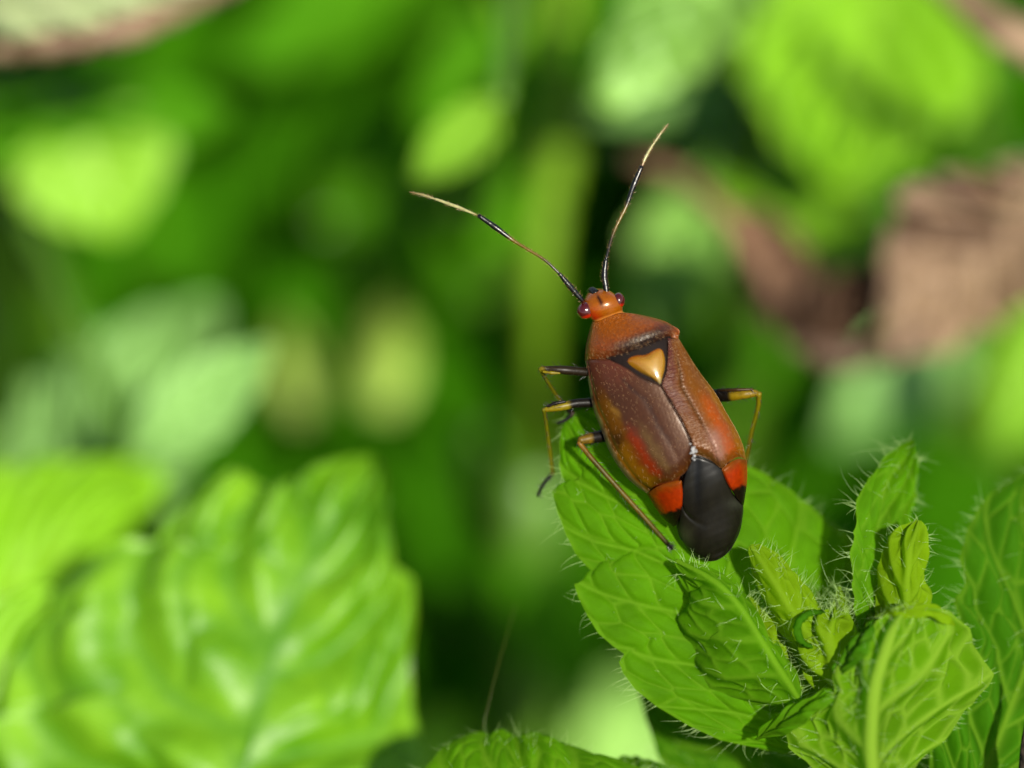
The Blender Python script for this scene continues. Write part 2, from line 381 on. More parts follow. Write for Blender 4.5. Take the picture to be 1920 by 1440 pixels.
# the leaf under the insect
main_leaf, MG, MN = fresh('fresh',
    [(1500, 1420, .14), (1420, 1235, .09), (1305, 1050, .082), (1190, 890, .098), (1062, 768, .15)],
    [(1500, 1420, .14), (1425, 1404, .10), (1350, 1388, .08), (1290, 1360, .07), (1230, 1324, .07), (1190, 1292, .07), (1168, 1262, .07), (1160, 1240, .07), (1170, 1226, .07), (1150, 1212, .07), (1122, 1188, .08), (1100, 1152, .08), (1084, 1120, .09), (1076, 1094, .09), (1092, 1082, .10), (1118, 1078, .10), (1104, 1066, .10), (1080, 1040, .095), (1060, 1000, .10), (1044, 958, .11), (1034, 921, .12), (1046, 914, .12), (1064, 912, .12), (1054, 896, .13), (1048, 872, .13), (1050, 830, .14), (1054, 795, .145), (1062, 768, .15)],
    [(1500, 1420, .14), (1600, 1300, .30), (1625, 1180, .34), (1606, 1090, .32), (1585, 1020, .30), (1540, 968, .28), (1510, 940, .27), (1480, 918, .26), (1440, 893, .25), (1402, 876, .25), (1330, 850, .24), (1240, 810, .22), (1150, 775, .18), (1110, 768, .16), (1062, 768, .15)],
    nu=300, nv=221, ns=6.5, k=.30, pw=.9, vein_h=.006, pucker=.010, cell_h=.006, cells=(2, 5), cup=.0, seed=3, vein_w=.0044,
    hair=dict(n_edge=95, n_face=90, le=(.02, .075), lf=(.008, .02)))
# pale fuzzy leaf behind it on the right
fresh('under',
    [(1560, 1330, 0.354), (1560, 1180, 0.360), (1545, 1060, 0.366), (1520, 955, 0.372)],
    [(1560, 1330, 0.354), (1490, 1200, 0.355), (1480, 1080, 0.362), (1500, 980, 0.370), (1520, 955, 0.372)],
    [(1560, 1330, 0.354), (1650, 1220, .16), (1645, 1090, .20), (1592, 1000, .30), (1520, 955, 0.372)],
    nu=120, nv=81, ns=5, side=-1, seed=9, vein_h=.006, hair=dict(n_edge=60, n_face=210, lf=(.02, .06)))
# folded young leaf in front of the tail
fresh('fresh',
    [(1510, 1330, .0), (1455, 1245, -.06), (1385, 1135, -.07), (1332, 1085, -.05), (1266, 1050, .01)],
    [(1510, 1330, .0), (1450, 1335, .09), (1385, 1312, .085), (1330, 1290, .07), (1312, 1262, .07), (1300, 1222, .08), (1276, 1195, .07), (1270, 1165, .07), (1285, 1140, .08), (1298, 1128, .08), (1280, 1095, .06), (1268, 1065, .03), (1266, 1050, .01)],
    [(1510, 1330, .0), (1490, 1260, .06), (1430, 1175, .06), (1395, 1118, .05), (1352, 1078, .03), (1310, 1058, .01), (1266, 1050, .01)],
    nu=170, nv=91, ns=5, side=-1, seed=4, cup=.10, vein_h=.005, pucker=.005, cells=(2, 3),
    hair=dict(n_edge=40, n_face=110, lf=(.015, .055)))
# yellowish young leaf
fresh('young',
    [(1570, 1250, .06), (1500, 1170, -.04), (1450, 1090, -.04), (1407, 1022, .0)],
    [(1570, 1250, .06), (1500, 1240, .10), (1462, 1180, .08), (1432, 1120, .06), (1412, 1070, .04), (1403, 1035, .01), (1407, 1022, .0)],
    [(1570, 1250, .06), (1556, 1170, .04), (1525, 1115, .02), (1492, 1075, .02), (1455, 1035, .02), (1425, 1020, .01), (1407, 1022, .0)],
    nu=110, nv=71, ns=4, side=-1, seed=5, cup=.16, vein_h=.004, pucker=.004, cells=(2, 3),
    hair=dict(n_edge=40, n_face=130, lf=(.015, .05)))
# upright narrow leaf
fresh('fresh',
    [(1640, 1230, .12), (1640, 1120, .12), (1645, 1000, .14), (1665, 905, .17), (1711, 823, .20)],
    [(1640, 1230, .12), (1612, 1180, .04), (1598, 1100, .03), (1598, 1030, .04), (1604, 960, .06), (1618, 912, .10), (1650, 868, .14), (1690, 833, .18), (1711, 823, .20)],
    [(1640, 1230, .12), (1700, 1180, .2), (1716, 1080, .2), (1712, 985, .2), (1704, 968, .2), (1718, 930, .2), (1720, 870, .2), (1716, 838, .2), (1711, 823, .20)],
    nu=170, nv=91, ns=4.5, k=.42, seed=6, cup=.03, vein_h=.008, pucker=.016, cells=(2, 4),
    hair=dict(n_edge=75, n_face=80, le=(.03, .085)))
# its small folded neighbour
fresh('young',
    [(1700, 1230, .0), (1700, 1120, -.03), (1705, 1040, -.03), (1722, 976, .04)],
    [(1700, 1230, .0), (1645, 1180, .06), (1642, 1110, .06), (1650, 1050, .05), (1664, 1008, .04), (1690, 985, .03), (1722, 976, .04)],
    [(1700, 1230, .0), (1752, 1160, .06), (1748, 1120, .06), (1732, 1085, .05), (1738, 1050, .05), (1742, 1010, .05), (1738, 990, .05), (1722, 976, .04)],
    nu=110, nv=71, ns=4, side=-1, seed=8, cup=.10, vein_h=.006, pucker=.012, cells=(2, 3),
    hair=dict(n_edge=40, n_face=45, lf=(.015, .04)))
# large dark leaf at the right edge
fresh('deep',
    [(1800, 1560, 0.110), (1870, 1400, 0.140), (1930, 1240, 0.200), (1970, 1080, 0.280), (1990, 860, 0.380)],
    [(1800, 1560, 0.110), (1745, 1440, 0.100), (1735, 1340, 0.110), (1775, 1250, 0.120), (1808, 1195, 0.140), (1788, 1130, 0.160), (1806, 1095, 0.160), (1803, 1050, 0.180), (1808, 1005, 0.200), (1828, 958, 0.220), (1868, 918, 0.260), (1925, 884, 0.320), (1990, 860, 0.380)],
    [(1800, 1560, 0.110), (1960, 1480, 0.200), (2060, 1340, 0.260), (2120, 1160, 0.320), (2090, 980, 0.380), (1990, 860, 0.380)],
    nu=240, nv=161, ns=6, k=.32, seed=11, cup=.04, vein_h=.012, pucker=.024, cell_h=.007, cells=(2, 5), vein_w=.0065,
    hair=dict(n_edge=90, n_face=150, le=(.03, .085)))
# nearest leaf, its ribbed underside to the camera
fresh('under',
    [(1640, 1520, -0.140), (1632, 1400, -0.180), (1640, 1290, -0.200), (1668, 1200, -0.180), (1700, 1146, -0.120)],
    [(1640, 1520, -0.140), (1560, 1470, -0.080), (1480, 1400, -0.040), (1475, 1350, -0.040), (1530, 1325, -0.080), (1568, 1300, -0.110), (1565, 1270, -0.100), (1590, 1232, -0.110), (1616, 1205, -0.120), (1636, 1168, -0.110), (1700, 1146, -0.120)],
    [(1640, 1520, -0.140), (1740, 1410, -0.080), (1800, 1345, -0.060), (1850, 1285, -0.040), (1857, 1262, -0.040), (1838, 1235, -0.060), (1822, 1205, -0.070), (1818, 1178, -0.080), (1780, 1150, -0.100), (1740, 1146, -0.110), (1700, 1146, -0.120)],
    nu=220, nv=161, ns=3.6, k=.42, pw=.9, side=-1, seed=12, cup=-.05, vein_h=.016, pucker=.008, cells=(2, 5), vein_w=.012,
    hair=dict(n_edge=40, n_face=210, lf=(.02, .055), le=(.01, .03)))
# its margin folded back so that the dark upper face shows
near_leaf = [o for o in bpy.data.objects if o.name.startswith('leaf') and not o.name.startswith('leaf_')][-1]
def folded(Mp, Lp, Rp, mat='deep', seed=0):
    G, N, info = leaf_grid(Mp, Lp, Rp, 70, 31, ns=4, seed=seed, pucker=.010, vein_h=.004, cell_h=.003, cells=(1, 3), cup=.22, wave=.006)
    return mk('folded_margin', G.reshape(-1, 3), [gridfaces(31, 70)], M[mat], near_leaf, attrs={'vein': info['vein'].ravel() * .5})
folded([(1572, 1275, -0.090), (1602, 1222, -0.140), (1648, 1160, -0.100)], [(1572, 1275, -0.090), (1566, 1250, -0.090), (1586, 1226, -0.110), (1592, 1204, -0.110), (1618, 1188, -0.120), (1626, 1166, -0.110), (1648, 1160, -0.100)],
       [(1572, 1275, -0.090), (1592, 1258, -0.140), (1622, 1226, -0.180), (1640, 1196, -0.160), (1648, 1160, -0.100)], seed=51)
folded([(1418, 1388, 0.000), (1490, 1342, -0.080), (1576, 1292, -0.090)], [(1418, 1388, 0.000), (1424, 1362, -0.020), (1456, 1342, -0.050), (1478, 1322, -0.060), (1520, 1310, -0.080), (1544, 1290, -0.090), (1576, 1292, -0.090)],
       [(1418, 1388, 0.000), (1470, 1376, -0.080), (1520, 1350, -0.130), (1560, 1318, -0.130), (1576, 1292, -0.090)], 'fresh', seed=52)
folded([(1640, 1160, -0.090), (1710, 1144, -0.130), (1806, 1172, -0.070)], [(1640, 1160, -0.090), (1670, 1144, -0.100), (1700, 1136, -0.110), (1740, 1134, -0.100), (1775, 1144, -0.090), (1806, 1172, -0.070)],
       [(1640, 1160, -0.090), (1680, 1158, -0.150), (1740, 1160, -0.150), (1780, 1168, -0.130), (1806, 1172, -0.070)], 'young', seed=53)
# unopened bud leaves with a curled dark lip
bud, BG_, BN = fresh('young', [(1575, 1340, .02), (1560, 1250, -.05), (1556, 1190, -.06), (1566, 1142, -.02)],
    [(1575, 1340, .02), (1530, 1290, .04), (1502, 1240, .02), (1496, 1200, .01), (1504, 1165, .0), (1530, 1146, -.01), (1566, 1142, -.02)],
    [(1575, 1340, .02), (1612, 1280, .03), (1622, 1220, .02), (1612, 1175, .0), (1594, 1150, -.01), (1566, 1142, -.02)],
    nu=90, nv=61, ns=3, side=-1, seed=54, cup=.22, vein_h=.008, pucker=.02, cells=(2, 3), wave=.012, hair=dict(n_edge=60, n_face=160, lf=(.02, .06), le=(.02, .05)))
V, F, t = tube([(1522, 1214, -.05), (1499, 1198, -.07), (1497, 1168, -.08), (1518, 1150, -.07), (1546, 1148, -.05)], [3, 7, 8, 6, 2], n=26, sides=10)
mk('curled_lip', V + rng.normal(0, .0015, V.shape), F, M['deep'], bud, attrs={'vein': np.zeros(len(V))})
# lower leaves
fresh('deep',
    [(1500, 1560, .35), (1400, 1440, .40), (1290, 1340, .46), (1196, 1280, .5)],
    [(1500, 1560, .35), (1360, 1560, .36), (1262, 1480, .40), (1230, 1410, .42), (1212, 1350, .44), (1200, 1310, .47), (1196, 1280, .5)],
    [(1500, 1560, .35), (1540, 1480, .36), (1480, 1380, .40), (1380, 1300, .45), (1280, 1270, .48), (1196, 1280, .5)],
    nu=140, nv=91, ns=6, seed=13, cup=.05, pucker=.014, hair=dict(n_edge=70, n_face=80))
fresh('deep',
    [(1640, 1600, .30), (1600, 1480, .32), (1545, 1390, .36), (1500, 1330, .38)],
    [(1640, 1600, .30), (1520, 1540, .30), (1450, 1450, .32), (1445, 1370, .36), (1500, 1330, .38)],
    [(1640, 1600, .30), (1760, 1500, .30), (1740, 1400, .34), (1620, 1330, .38), (1500, 1330, .38)],
    nu=110, nv=71, ns=5, seed=14, cup=.05, pucker=.014, hair=dict(n_edge=30, n_face=100))
for a in ([(1470, 1290, .06), (1440, 1200, .0), (1404, 1118, .05)], 34, 61), ([(1600, 1260, .10), (1590, 1180, .04), (1572, 1100, .10)], 40, 62), ([(1690, 1250, .12), (1640, 1170, .04), (1596, 1108, .12)], 36, 63), ([(1520, 1330, .10), (1490, 1250, .08), (1470, 1180, .11)], 44, 64):
    mid_ = np.array(a[0], float); wd = a[1]
    fresh('young', mid_, mid_ + np.array([[-6, 4, 0], [-wd, 6, .05], [0, 0, 0]]), mid_ + np.array([[6, -4, 0], [wd, -6, .05], [0, 0, 0]]), nu=60, nv=41, ns=4, side=-1, seed=a[2], cup=.1, vein_h=.006, pucker=.010, cells=(2, 3),
          hair=dict(n_edge=40, n_face=90, lf=(.02, .05)))
# thin wisps of hair crowding the shoot tip
nh = 420
ctr = np.stack([rng.uniform(1420, 1640, nh), rng.uniform(1090, 1250, nh), rng.uniform(.02, .2, nh)], 1)
hair_mesh('shoot_hair', at(ctr), rng.normal(0, 1, (nh, 3)) + .8 * u_ - .5 * f_, rng.uniform(.03, .08, nh), .0007, M['hair'], plant, bend=.4)
root = np.array(plant.location)
top = at((1565, 1290, .20))
V, F, t = tube(np.array([root + [0, 0, -.1], root + [.15, .1, 2.5], root * .4 + top * .6 + [.12, .05, 0], top]), [.16, .14, .10, .045], n=30, sides=12, world=True)
mk('stem', V, F, M['stem'], plant)

# second shoot at the bottom edge
low = thing('low_shoot', 'fuzzy rounded leaf tip rising at the bottom edge of the picture below the web strand', 'plant', (*at((1000, 1750, .3))[:2], -0.35))
G, N, info = leaf_grid(
    [(1040, 1700, .0), (1010, 1560, .05), (985, 1460, .10), (965, 1380, .2)],
    [(1040, 1700, .0), (860, 1620, .1), (780, 1500, .14), (800, 1435, .16), (826, 1402, .18), (862, 1384, .2), (905, 1372, .22), (940, 1374, .22), (965, 1380, .2)],
    [(1040, 1700, .0), (1260, 1640, .1), (1270, 1500, .12), (1215, 1440, .14), (1160, 1424, .15), (1110, 1412, .16), (1060, 1390, .18), (1010, 1377, .2), (965, 1380, .2)],
    160, 111, ns=5, seed=21, cup=.12, pucker=.012, vein_w=.006)
o = put_leaf(low, G, info, M['fresh']); leaf_hairs(o, G, N, n_edge=45, n_face=110, le=(.02, .07), lf=(.02, .06))
G, N, info = leaf_grid(
    [(1180, 1640, .10), (1185, 1540, .14), (1190, 1470, .18), (1190, 1418, .26)],
    [(1180, 1640, .10), (1100, 1560, .18), (1105, 1480, .20), (1130, 1438, .22), (1160, 1422, .24), (1190, 1418, .26)],
    [(1180, 1640, .10), (1300, 1560, .18), (1290, 1490, .20), (1255, 1445, .22), (1220, 1425, .24), (1190, 1418, .26)],
    90, 61, ns=4, seed=22, cup=.10)
o = put_leaf(low, G, info, M['deep']); leaf_hairs(o, G, N, n_edge=20, n_face=20, le=(.02, .06))
base = np.array(low.location); V, F, t = tube(np.array([base, base * .5 + at((1030, 1680, .1)) * .5 + [.1, 0, 0], at((1040, 1690, .02))]), [.12, .10, .05], n=16, sides=10, world=True)
mk('stem', V, F, M['stem'], low)
# strand of spider silk
V, F, t = tube([(905, 1368, .22), (928, 1270, .25), (948, 1200, .3), (968, 1130, .4)], [.22, .22, .22, .2], n=30, sides=5)
o = mk('silk_strand', V, F, M['silk']); o['label'] = 'single thin strand of spider silk rising from the fuzzy leaf at the bottom edge'; o['category'] = 'spider silk'

# ------------------------------------------------------------------ the insect
bug = thing('plant_bug', 'orange and brown bug with black wing tips and long antennae on the hairy leaf', 'insect', at((1250, 900, .1)))
AX = np.array([1128., 570.]); AD = np.array([1340., 1048.]) - AX; AD /= np.linalg.norm(AD); AL = np.array([AD[1], -AD[0]])
if AL[0] < 0: AL = -AL
Lm = np.array([(1112, 603), (1103, 630), (1098, 655), (1096, 674), (1100, 695), (1104, 722), (1112, 765), (1125, 800), (1140, 840), (1155, 868), (1175, 895), (1195, 913), (1212, 924), (1222, 937), (1232, 956), (1243, 970), (1263, 987), (1272, 1004), (1285, 1026), (1310, 1046), (1338, 1054)], float)
Rm = np.array([(1172, 586), (1200, 590), (1240, 600), (1262, 612), (1273, 619), (1285, 655), (1310, 695), (1340, 735), (1360, 770), (1380, 805), (1393, 835), (1399, 862), (1400, 880), (1399, 905), (1397, 925), (1394, 940), (1393, 965), (1386, 1000), (1367, 1035), (1342, 1054)], float)
def sl_(p):
    q = np.asarray(p, float) - AX; return q @ AD, q @ AL
Ls_, Ll_ = sl_(Lm); Rs_, Rl_ = sl_(Rm)
def Zdome(x, y):
    s, l = sl_(np.stack([x, y], -1))
    a = np.interp(s, Ls_, Ll_); b = np.interp(s, Rs_, Rl_)
    # smooth the margins a little
    for ds in (-14, 14): a = a + np.interp(s + ds, Ls_, Ll_); b = b + np.interp(s + ds, Rs_, Rl_)
    a /= 3; b /= 3
    w_ = np.maximum((b - a) / 2, 6); c = (a + b) / 2
    q = np.clip((l - c) / w_, -1.0, 1.0)
    Z = 0.62 * np.minimum(w_, 118) * (1 - np.abs(q - .0) ** 2.3) ** .62 + .13 * w_ * q
    Z -= 30 * sstep(330, 525, s) + 26 * sstep(75, -10, s)
    return Z
def coons(top, bot, left, right, nu, nv, sm=True):
    t = resample(top, nu, sm); b = resample(bot, nu, sm); l = resample(left, nv, sm); r = resample(right, nv, sm)
    u = np.linspace(0, 1, nu)[None, :, None]; v = np.linspace(0, 1, nv)[:, None, None]
    G = (1 - v) * t[None] + v * b[None] + (1 - u) * l[:, None] + u * r[:, None]
    G -= (1 - u) * (1 - v) * t[0] + u * (1 - v) * t[-1] + (1 - u) * v * b[0] + u * v * b[-1]
    return G
def plate(name, XY, mat, parent, colf, zoff=0.0, edge=5.0, ew=.05, skirt=14, relief=None):
    """a sclerite: a domed sheet with rounded, turned-down borders and a closed underside rim"""
    nv, nu = XY.shape[:2]
    v, u = np.meshgrid(np.linspace(0, 1, nv), np.linspace(0, 1, nu), indexing='ij')
    x, y = XY[..., 0], XY[..., 1]
    Z = Zdome(x, y) + zoff
    m = np.minimum(np.minimum(u, 1 - u), np.minimum(v, 1 - v))
    Z = Z - edge * (1 - np.clip(m / ew, 0, 1)) ** 2
    if relief is not None: Z = Z + relief(x, y, u, v)
    col = colf(x, y, u, v)
    pos = at(np.stack([x, y, -Z * K * FOC], -1))
    V = pos.reshape(-1, 3); F = [gridfaces(nv, nu)]
    idx = np.arange(nv * nu).reshape(nv, nu)
    ring = np.r_[idx[0, :-1], idx[:-1, -1], idx[-1, :0:-1], idx[:0:-1, 0]]
    low_ = V[ring] + f_ * skirt * K * FOC
    cen = V[ring].mean(0); low_ = low_ + (cen - low_) * .03
    n0 = len(V); k = np.arange(len(ring)); k2 = (k + 1) % len(ring)
    F.append(np.stack([ring[k], ring[k2], n0 + k2, n0 + k], 1))
    V = np.vstack([V, low_]); C_ = np.vstack([col.reshape(-1, 3), col.reshape(-1, 3)[ring]])
    o = mk(name, V, F, mat, parent, col=C_)
    return o, pos
def mixc(c, k, t):
    t = np.clip(t, 0, 1)[..., None]; return c * (1 - t) + np.array(k) * t
def seg_dist(x, y, pl):
    pl = np.asarray(pl, float); d = np.full(x.shape, 1e9)
    for a, b in zip(pl[:-1], pl[1:]):
        ab = b - a; t = np.clip(((x - a[0]) * ab[0] + (y - a[1]) * ab[1]) / (ab @ ab), 0, 1)
        d = np.minimum(d, np.hypot(x - a[0] - t * ab[0], y - a[1] - t * ab[1]))
    return d
def jitter(x, y, f, s):
    return (np.sin(x * f + 1.7 * np.sin(y * f * .83 + s)) * np.sin(y * f * 1.13 + 1.3 * np.sin(x * f * .71 + 2 * s)))

# body: one continuous loft from the head through thorax to the abdomen tip
head_c = np.array([1131., 570.])
rings = [  # px, py, Z, half width, half depth, tilt toward body axis (0 head, 1 body)
    (1112, 542, -26, 4, 5, 0), (1114, 545, -20, 13, 14, 0), (1118, 550, -12, 22, 20, 0), (1122, 558, -6, 29, 24, 0), (1127, 567, -2, 33, 27, 0),
    (1131, 576, -2, 34, 28, 0), (1136, 585, -5, 33, 27, .1), (1139, 591, -9, 30, 25, .2), (1142, 596, -14, 30, 24, .4), (1152, 612, -12, 48, 30, .8), (1168, 640, -8, 76, 42, 1), (1188, 680, -4, 88, 50, 1),
    (1210, 730, -4, 92, 52, 1), (1240, 790, -8, 94, 52, 1), (1270, 850, -16, 92, 48, 1), (1300, 910, -28, 78, 40, 1), (1318, 950, -38, 58, 30, 1), (1330, 985, -46, 40, 20, 1), (1336, 1010, -50, 20, 10, 1), (1338, 1020, -52, 5, 4, 1)]
rg = resample(np.array(rings), 90, True)
sd = 40; ang = np.linspace(0, 2 * np.pi, sd, endpoint=False); V = []; cc = []
HL = np.array([.95, -.31])
for (px, py, Z, rw, rd, tl) in rg:
    lat = HL * (1 - tl) + AL * tl; lat /= np.linalg.norm(lat)
    ca, sa = np.cos(ang), np.sin(ang)
    ce = np.sign(ca) * np.abs(ca) ** .9; se = np.sign(sa) * np.abs(sa) ** .9
    x = px + lat[0] * rw * ce; y = py + lat[1] * rw * ce; z = Z + rd * se - (-.13 * rw * ce if tl > .5 else -.02 * rw * ce)
    V.append(at(np.stack([x, y, -z * K * FOC], -1)))
    c = np.tile(np.array(lin(190, 102, 2)), (sd, 1))
    red = sstep(560, 590, np.full(sd, py)) * sstep(.0, -.9, ce)
    c = mixc(c, lin(215, 45, 8), red)
    # narrow dark forehead groove
    dgr = seg_dist(x, y, [(1120, 555), (1125, 560), (1130, 569), (1134, 575)])
    c = mixc(c, lin(40, 8, 4), sstep(3.4, 1.6, dgr + jitter(x, y, .5, 1) * .6) * (z > 0))
    c = mixc(c, lin(240, 150, 60), sstep(3.5, 1.0, abs(py - 595) + 0 * x) * (tl < .6))
    if tl > .7: c = mixc(c, lin(70, 28, 10), np.full(sd, .8))
    cc.append(c)
V = np.concatenate(V); n = len(rg)
i, j = np.meshgrid(np.arange(n - 1), np.arange(sd), indexing='ij'); a = (i * sd + j).ravel(); b = (i * sd + (j + 1) % sd).ravel()
k = np.arange(sd); V = np.vstack([V, V[:sd].mean(0), V[-sd:].mean(0)])
body = mk('body', V, [np.stack([a, b, b + sd, a + sd], 1), np.stack([np.full(sd, n * sd), (k + 1) % sd, k], 1), np.stack([np.full(sd, n * sd + 1), (n - 1) * sd + k, (n - 1) * sd + (k + 1) % sd], 1)],
          M['head'], bug, col=np.vstack(cc + [cc[0][:1], cc[-1][:1]]))
# mouthpart tip poking out before the brow
V, F, t = tube([(1118, 552, .0), (1110, 545, .015), (1103, 546, .03)], [9, 8, 4], n=12, sides=12)
mk('beak', V, F, M['antenna'], bug, col=np.tile(lin(24, 18, 12), (len(V), 1)))

def ellipsoid(c, ax, colf, name, mat, parent, n=40):
    th, ph = np.meshgrid(np.linspace(0, np.pi, n), np.linspace(0, 2 * np.pi, n), indexing='ij')
    D = np.stack([np.sin(th) * np.cos(ph), np.sin(th) * np.sin(ph), np.cos(th)], -1)
    L2 = D @ np.array(ax)                       # photo-pixel axes (x right, y down, z toward the lens)
    x, y, z = c[0] + L2[..., 0], c[1] + L2[..., 1], c[2] + L2[..., 2]
    V = at(np.stack([x, y, -z * K * FOC], -1))
    return mk(name, V.reshape(-1, 3), [gridfaces(n, n)], mat, parent, col=colf(x, y, z, D).reshape(-1, 3))
def eyecol(c0, cut, nx, ny):
    def f(x, y, z, D):
        c = np.tile(np.array(lin(100, 18, 6)), x.shape + (1,))
        c = mixc(c, lin(100, 20, 10), sstep(-.2, .9, D[..., 2]))
        return mixc(c, lin(235, 45, 5), sstep(cut - 2, cut + 2.5, (x - c0[0]) * nx + (y - c0[1]) * ny))
    return f
ellipsoid((1098, 582, 3), [(15.5, -8, 0), (7, 14, 0), (0, 0, 17)], eyecol((1098, 582), 9.5, .35, .94), 'eye', M['eye'], bug)
ellipsoid((1160, 563, -1), [(11.5, -3, 0), (3, 14.5, 0), (0, 0, 16)], eyecol((1160, 563), 7.5, .1, .99), 'eye', M['eye'], bug)

# pronotum
def pro_col(x, y, u, v):
    c = np.tile(np.array(lin(190, 98, 1)), x.shape + (1,))
    hind = np.array([(1096, 676), (1140, 672), (1180, 662), (1210, 650), (1240, 638), (1262, 630)])
    d = seg_dist(x, y, hind) + jitter(x, y, .35, 2) * 2
    c = mixc(c, lin(160, 74, 30), sstep(52, 18, d) * .75)
    mid = np.exp(-((x - 1205) / 62) ** 4)
    c = mixc(c, lin(38, 30, 30), sstep(34, 14, d - 3) * mid)
    c = mixc(c, lin(205, 122, 10), sstep(.16, .0, u) * .5)
    c = mixc(c, lin(214, 110, 8), sstep(.9, 1.0, u) * .4)
    pits = (jitter(x, y, 1.5, 3) > .45)
    return mixc(c, lin(90, 36, 6), pits * .45)
def pro_rel(x, y, u, v):
    hind = np.array([(1096, 676), (1140, 672), (1180, 662), (1210, 650), (1240, 638), (1262, 630)])
    d = seg_dist(x, y, hind)
    return 7 * np.exp(-((d - 26) / 18) ** 2) - 10 * sstep(14, 0, d) + jitter(x, y, .8, 1) * .7
XY = coons([(1110, 603), (1124, 598), (1140, 592), (1158, 587), (1173, 586)],
           [(1096, 676), (1120, 675), (1142, 672), (1180, 663), (1210, 651), (1235, 639), (1252, 632), (1271, 636)],
           [(1110, 603), (1103, 628), (1098, 652), (1096, 676)],
           [(1173, 586), (1200, 590), (1240, 600), (1262, 611), (1274, 620), (1271, 636)], 110, 90)
pron, PP = plate('pronotum', XY, M['cuticle'], bug, pro_col, zoff=6, edge=7, ew=.06, skirt=24, relief=pro_rel)

# black plate and yellow scutellum
XY = coons([(1130, 668), (1180, 656), (1220, 642), (1258, 628)], [(1238, 724), (1239, 724.6), (1240, 725), (1241, 725)], [(1130, 668), (1165, 690), (1205, 712), (1238, 724)], [(1258, 628), (1254, 668), (1250, 705), (1241, 725)], 50, 50)
plate('mid_plate', XY, M['matt'], bug, lambda x, y, u, v: np.tile(np.array(lin(30, 14, 8)), x.shape + (1,)), zoff=-4, edge=3, skirt=14)
def sc_col(x, y, u, v):
    c = np.tile(np.array(lin(204, 138, 18)), x.shape + (1,))
    c = mixc(c, lin(222, 172, 60), np.exp(-(((x - 1228) / 22) ** 2 + ((y - 690) / 26) ** 2)))  # soft highlight at the lower right, painted in
    c = mixc(c, lin(200, 84, 6), sstep(.14, 0, v) * .9)
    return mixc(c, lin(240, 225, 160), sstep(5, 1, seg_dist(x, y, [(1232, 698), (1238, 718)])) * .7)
XY = coons([(1170, 678), (1175, 668), (1190, 663), (1208, 662), (1223, 654), (1235, 649), (1245, 655)], [(1236, 720), (1237, 721), (1238, 721), (1239, 719)],
           [(1172, 679), (1180, 688), (1200, 700), (1222, 711), (1236, 720)], [(1245, 656), (1249, 674), (1247, 695), (1239, 719)], 60, 60)
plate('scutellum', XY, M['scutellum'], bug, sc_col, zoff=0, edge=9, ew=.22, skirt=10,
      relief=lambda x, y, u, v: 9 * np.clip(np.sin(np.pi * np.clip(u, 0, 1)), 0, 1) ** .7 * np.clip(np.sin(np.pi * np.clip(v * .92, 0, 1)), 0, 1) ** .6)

seam = [(1238, 722), (1250, 741), (1265, 766), (1279, 791), (1290, 815), (1298, 838), (1301, 852)]
# left forewing
def lw_col(x, y, u, v):
    n1 = jitter(x, y, .12, 1); n2 = jitter(x, y, .33, 4)
    a = u + .02 * n1; t = v + .02 * n2
    c = np.tile(np.array(lin(94, 54, 32)), x.shape + (1,))
    c = mixc(c, lin(126, 66, 46), sstep(.35, .05, t) * .9)                            # reddish shoulder
    am = sstep(.36, .24, a) * sstep(.16, .34, t)
    c = mixc(c, lin(136, 84, 10), am)
    c = mixc(c, lin(168, 112, 4), sstep(.28, .16, a) * sstep(.58, .68, t))
    c = mixc(c, lin(70, 42, 10), np.exp(-((t - .59) / .05) ** 2 - ((a - .15) / .10) ** 2) * .85)
    c = mixc(c, lin(176, 128, 50), np.exp(-((t - .40) / .05) ** 2 - ((a - .27) / .04) ** 2) * .8)
    c = mixc(c, lin(166, 54, 10), np.exp(-((a - .34 + .05 * (t - .7)) / .075) ** 2) * sstep(.48, .66, t) * sstep(1.0, .88, t))
    c = mixc(c, lin(128, 96, 50), np.exp(-((a - .50) / .07) ** 2) * sstep(.48, .68, t) * sstep(.97, .86, t) * .8)
    c = mixc(c, lin(66, 46, 42), np.exp(-((a - .70) / .035) ** 2) * sstep(.15, .3, t) * sstep(.9, .7, t) * .6)
    c = mixc(c, lin(44, 30, 28), sstep(.93, 1.0, a) * .8)
    c = mixc(c, lin(112, 58, 4), sstep(.93, .99, t) * .8)
    c = mixc(c, lin(66, 30, 10), sstep(.88, 1.0, t) * sstep(.6, .9, a) * .8)
    c = mixc(c, lin(206, 168, 104), sstep(.065, .03, a) * .85)
    c = mixc(c, lin(54, 26, 6), np.exp(-((a - .085) / .02) ** 2) * sstep(.82, .9, t) * .9)
    return c
def lw_rel(x, y, u, v):
    return (-.7 * np.exp(-((u - .70) / .05) ** 2) * sstep(.1, .25, v) - 2.2 * np.exp(-((u - .09) / .02) ** 2) + 3 * np.exp(-((u - .5) / .2) ** 2) * sstep(.5, .9, v)
            - 9 * sstep(.9, 1.0, v) + jitter(x, y, .9, 2) * .12 + jitter(x, y, .5, 6) * .08)
XYl = coons([(1097, 676), (1112, 675), (1128, 675), (1140, 674)], [(1213, 925), (1232, 909), (1262, 901), (1286, 884), (1296, 866), (1301, 852)],
            [(1097, 676), (1100, 695), (1104, 722), (1112, 765), (1125, 800), (1140, 840), (1155, 868), (1175, 895), (1195, 913), (1213, 925)],
            [(1140, 673), (1170, 687), (1203, 707)] + seam, 110, 170)
lwing, LP = plate('forewing', XYl, M['wing'], bug, lw_col, zoff=2, edge=5, ew=.03, skirt=16, relief=lw_rel)
lwing['label'] = 'brown left forewing with a red streak'
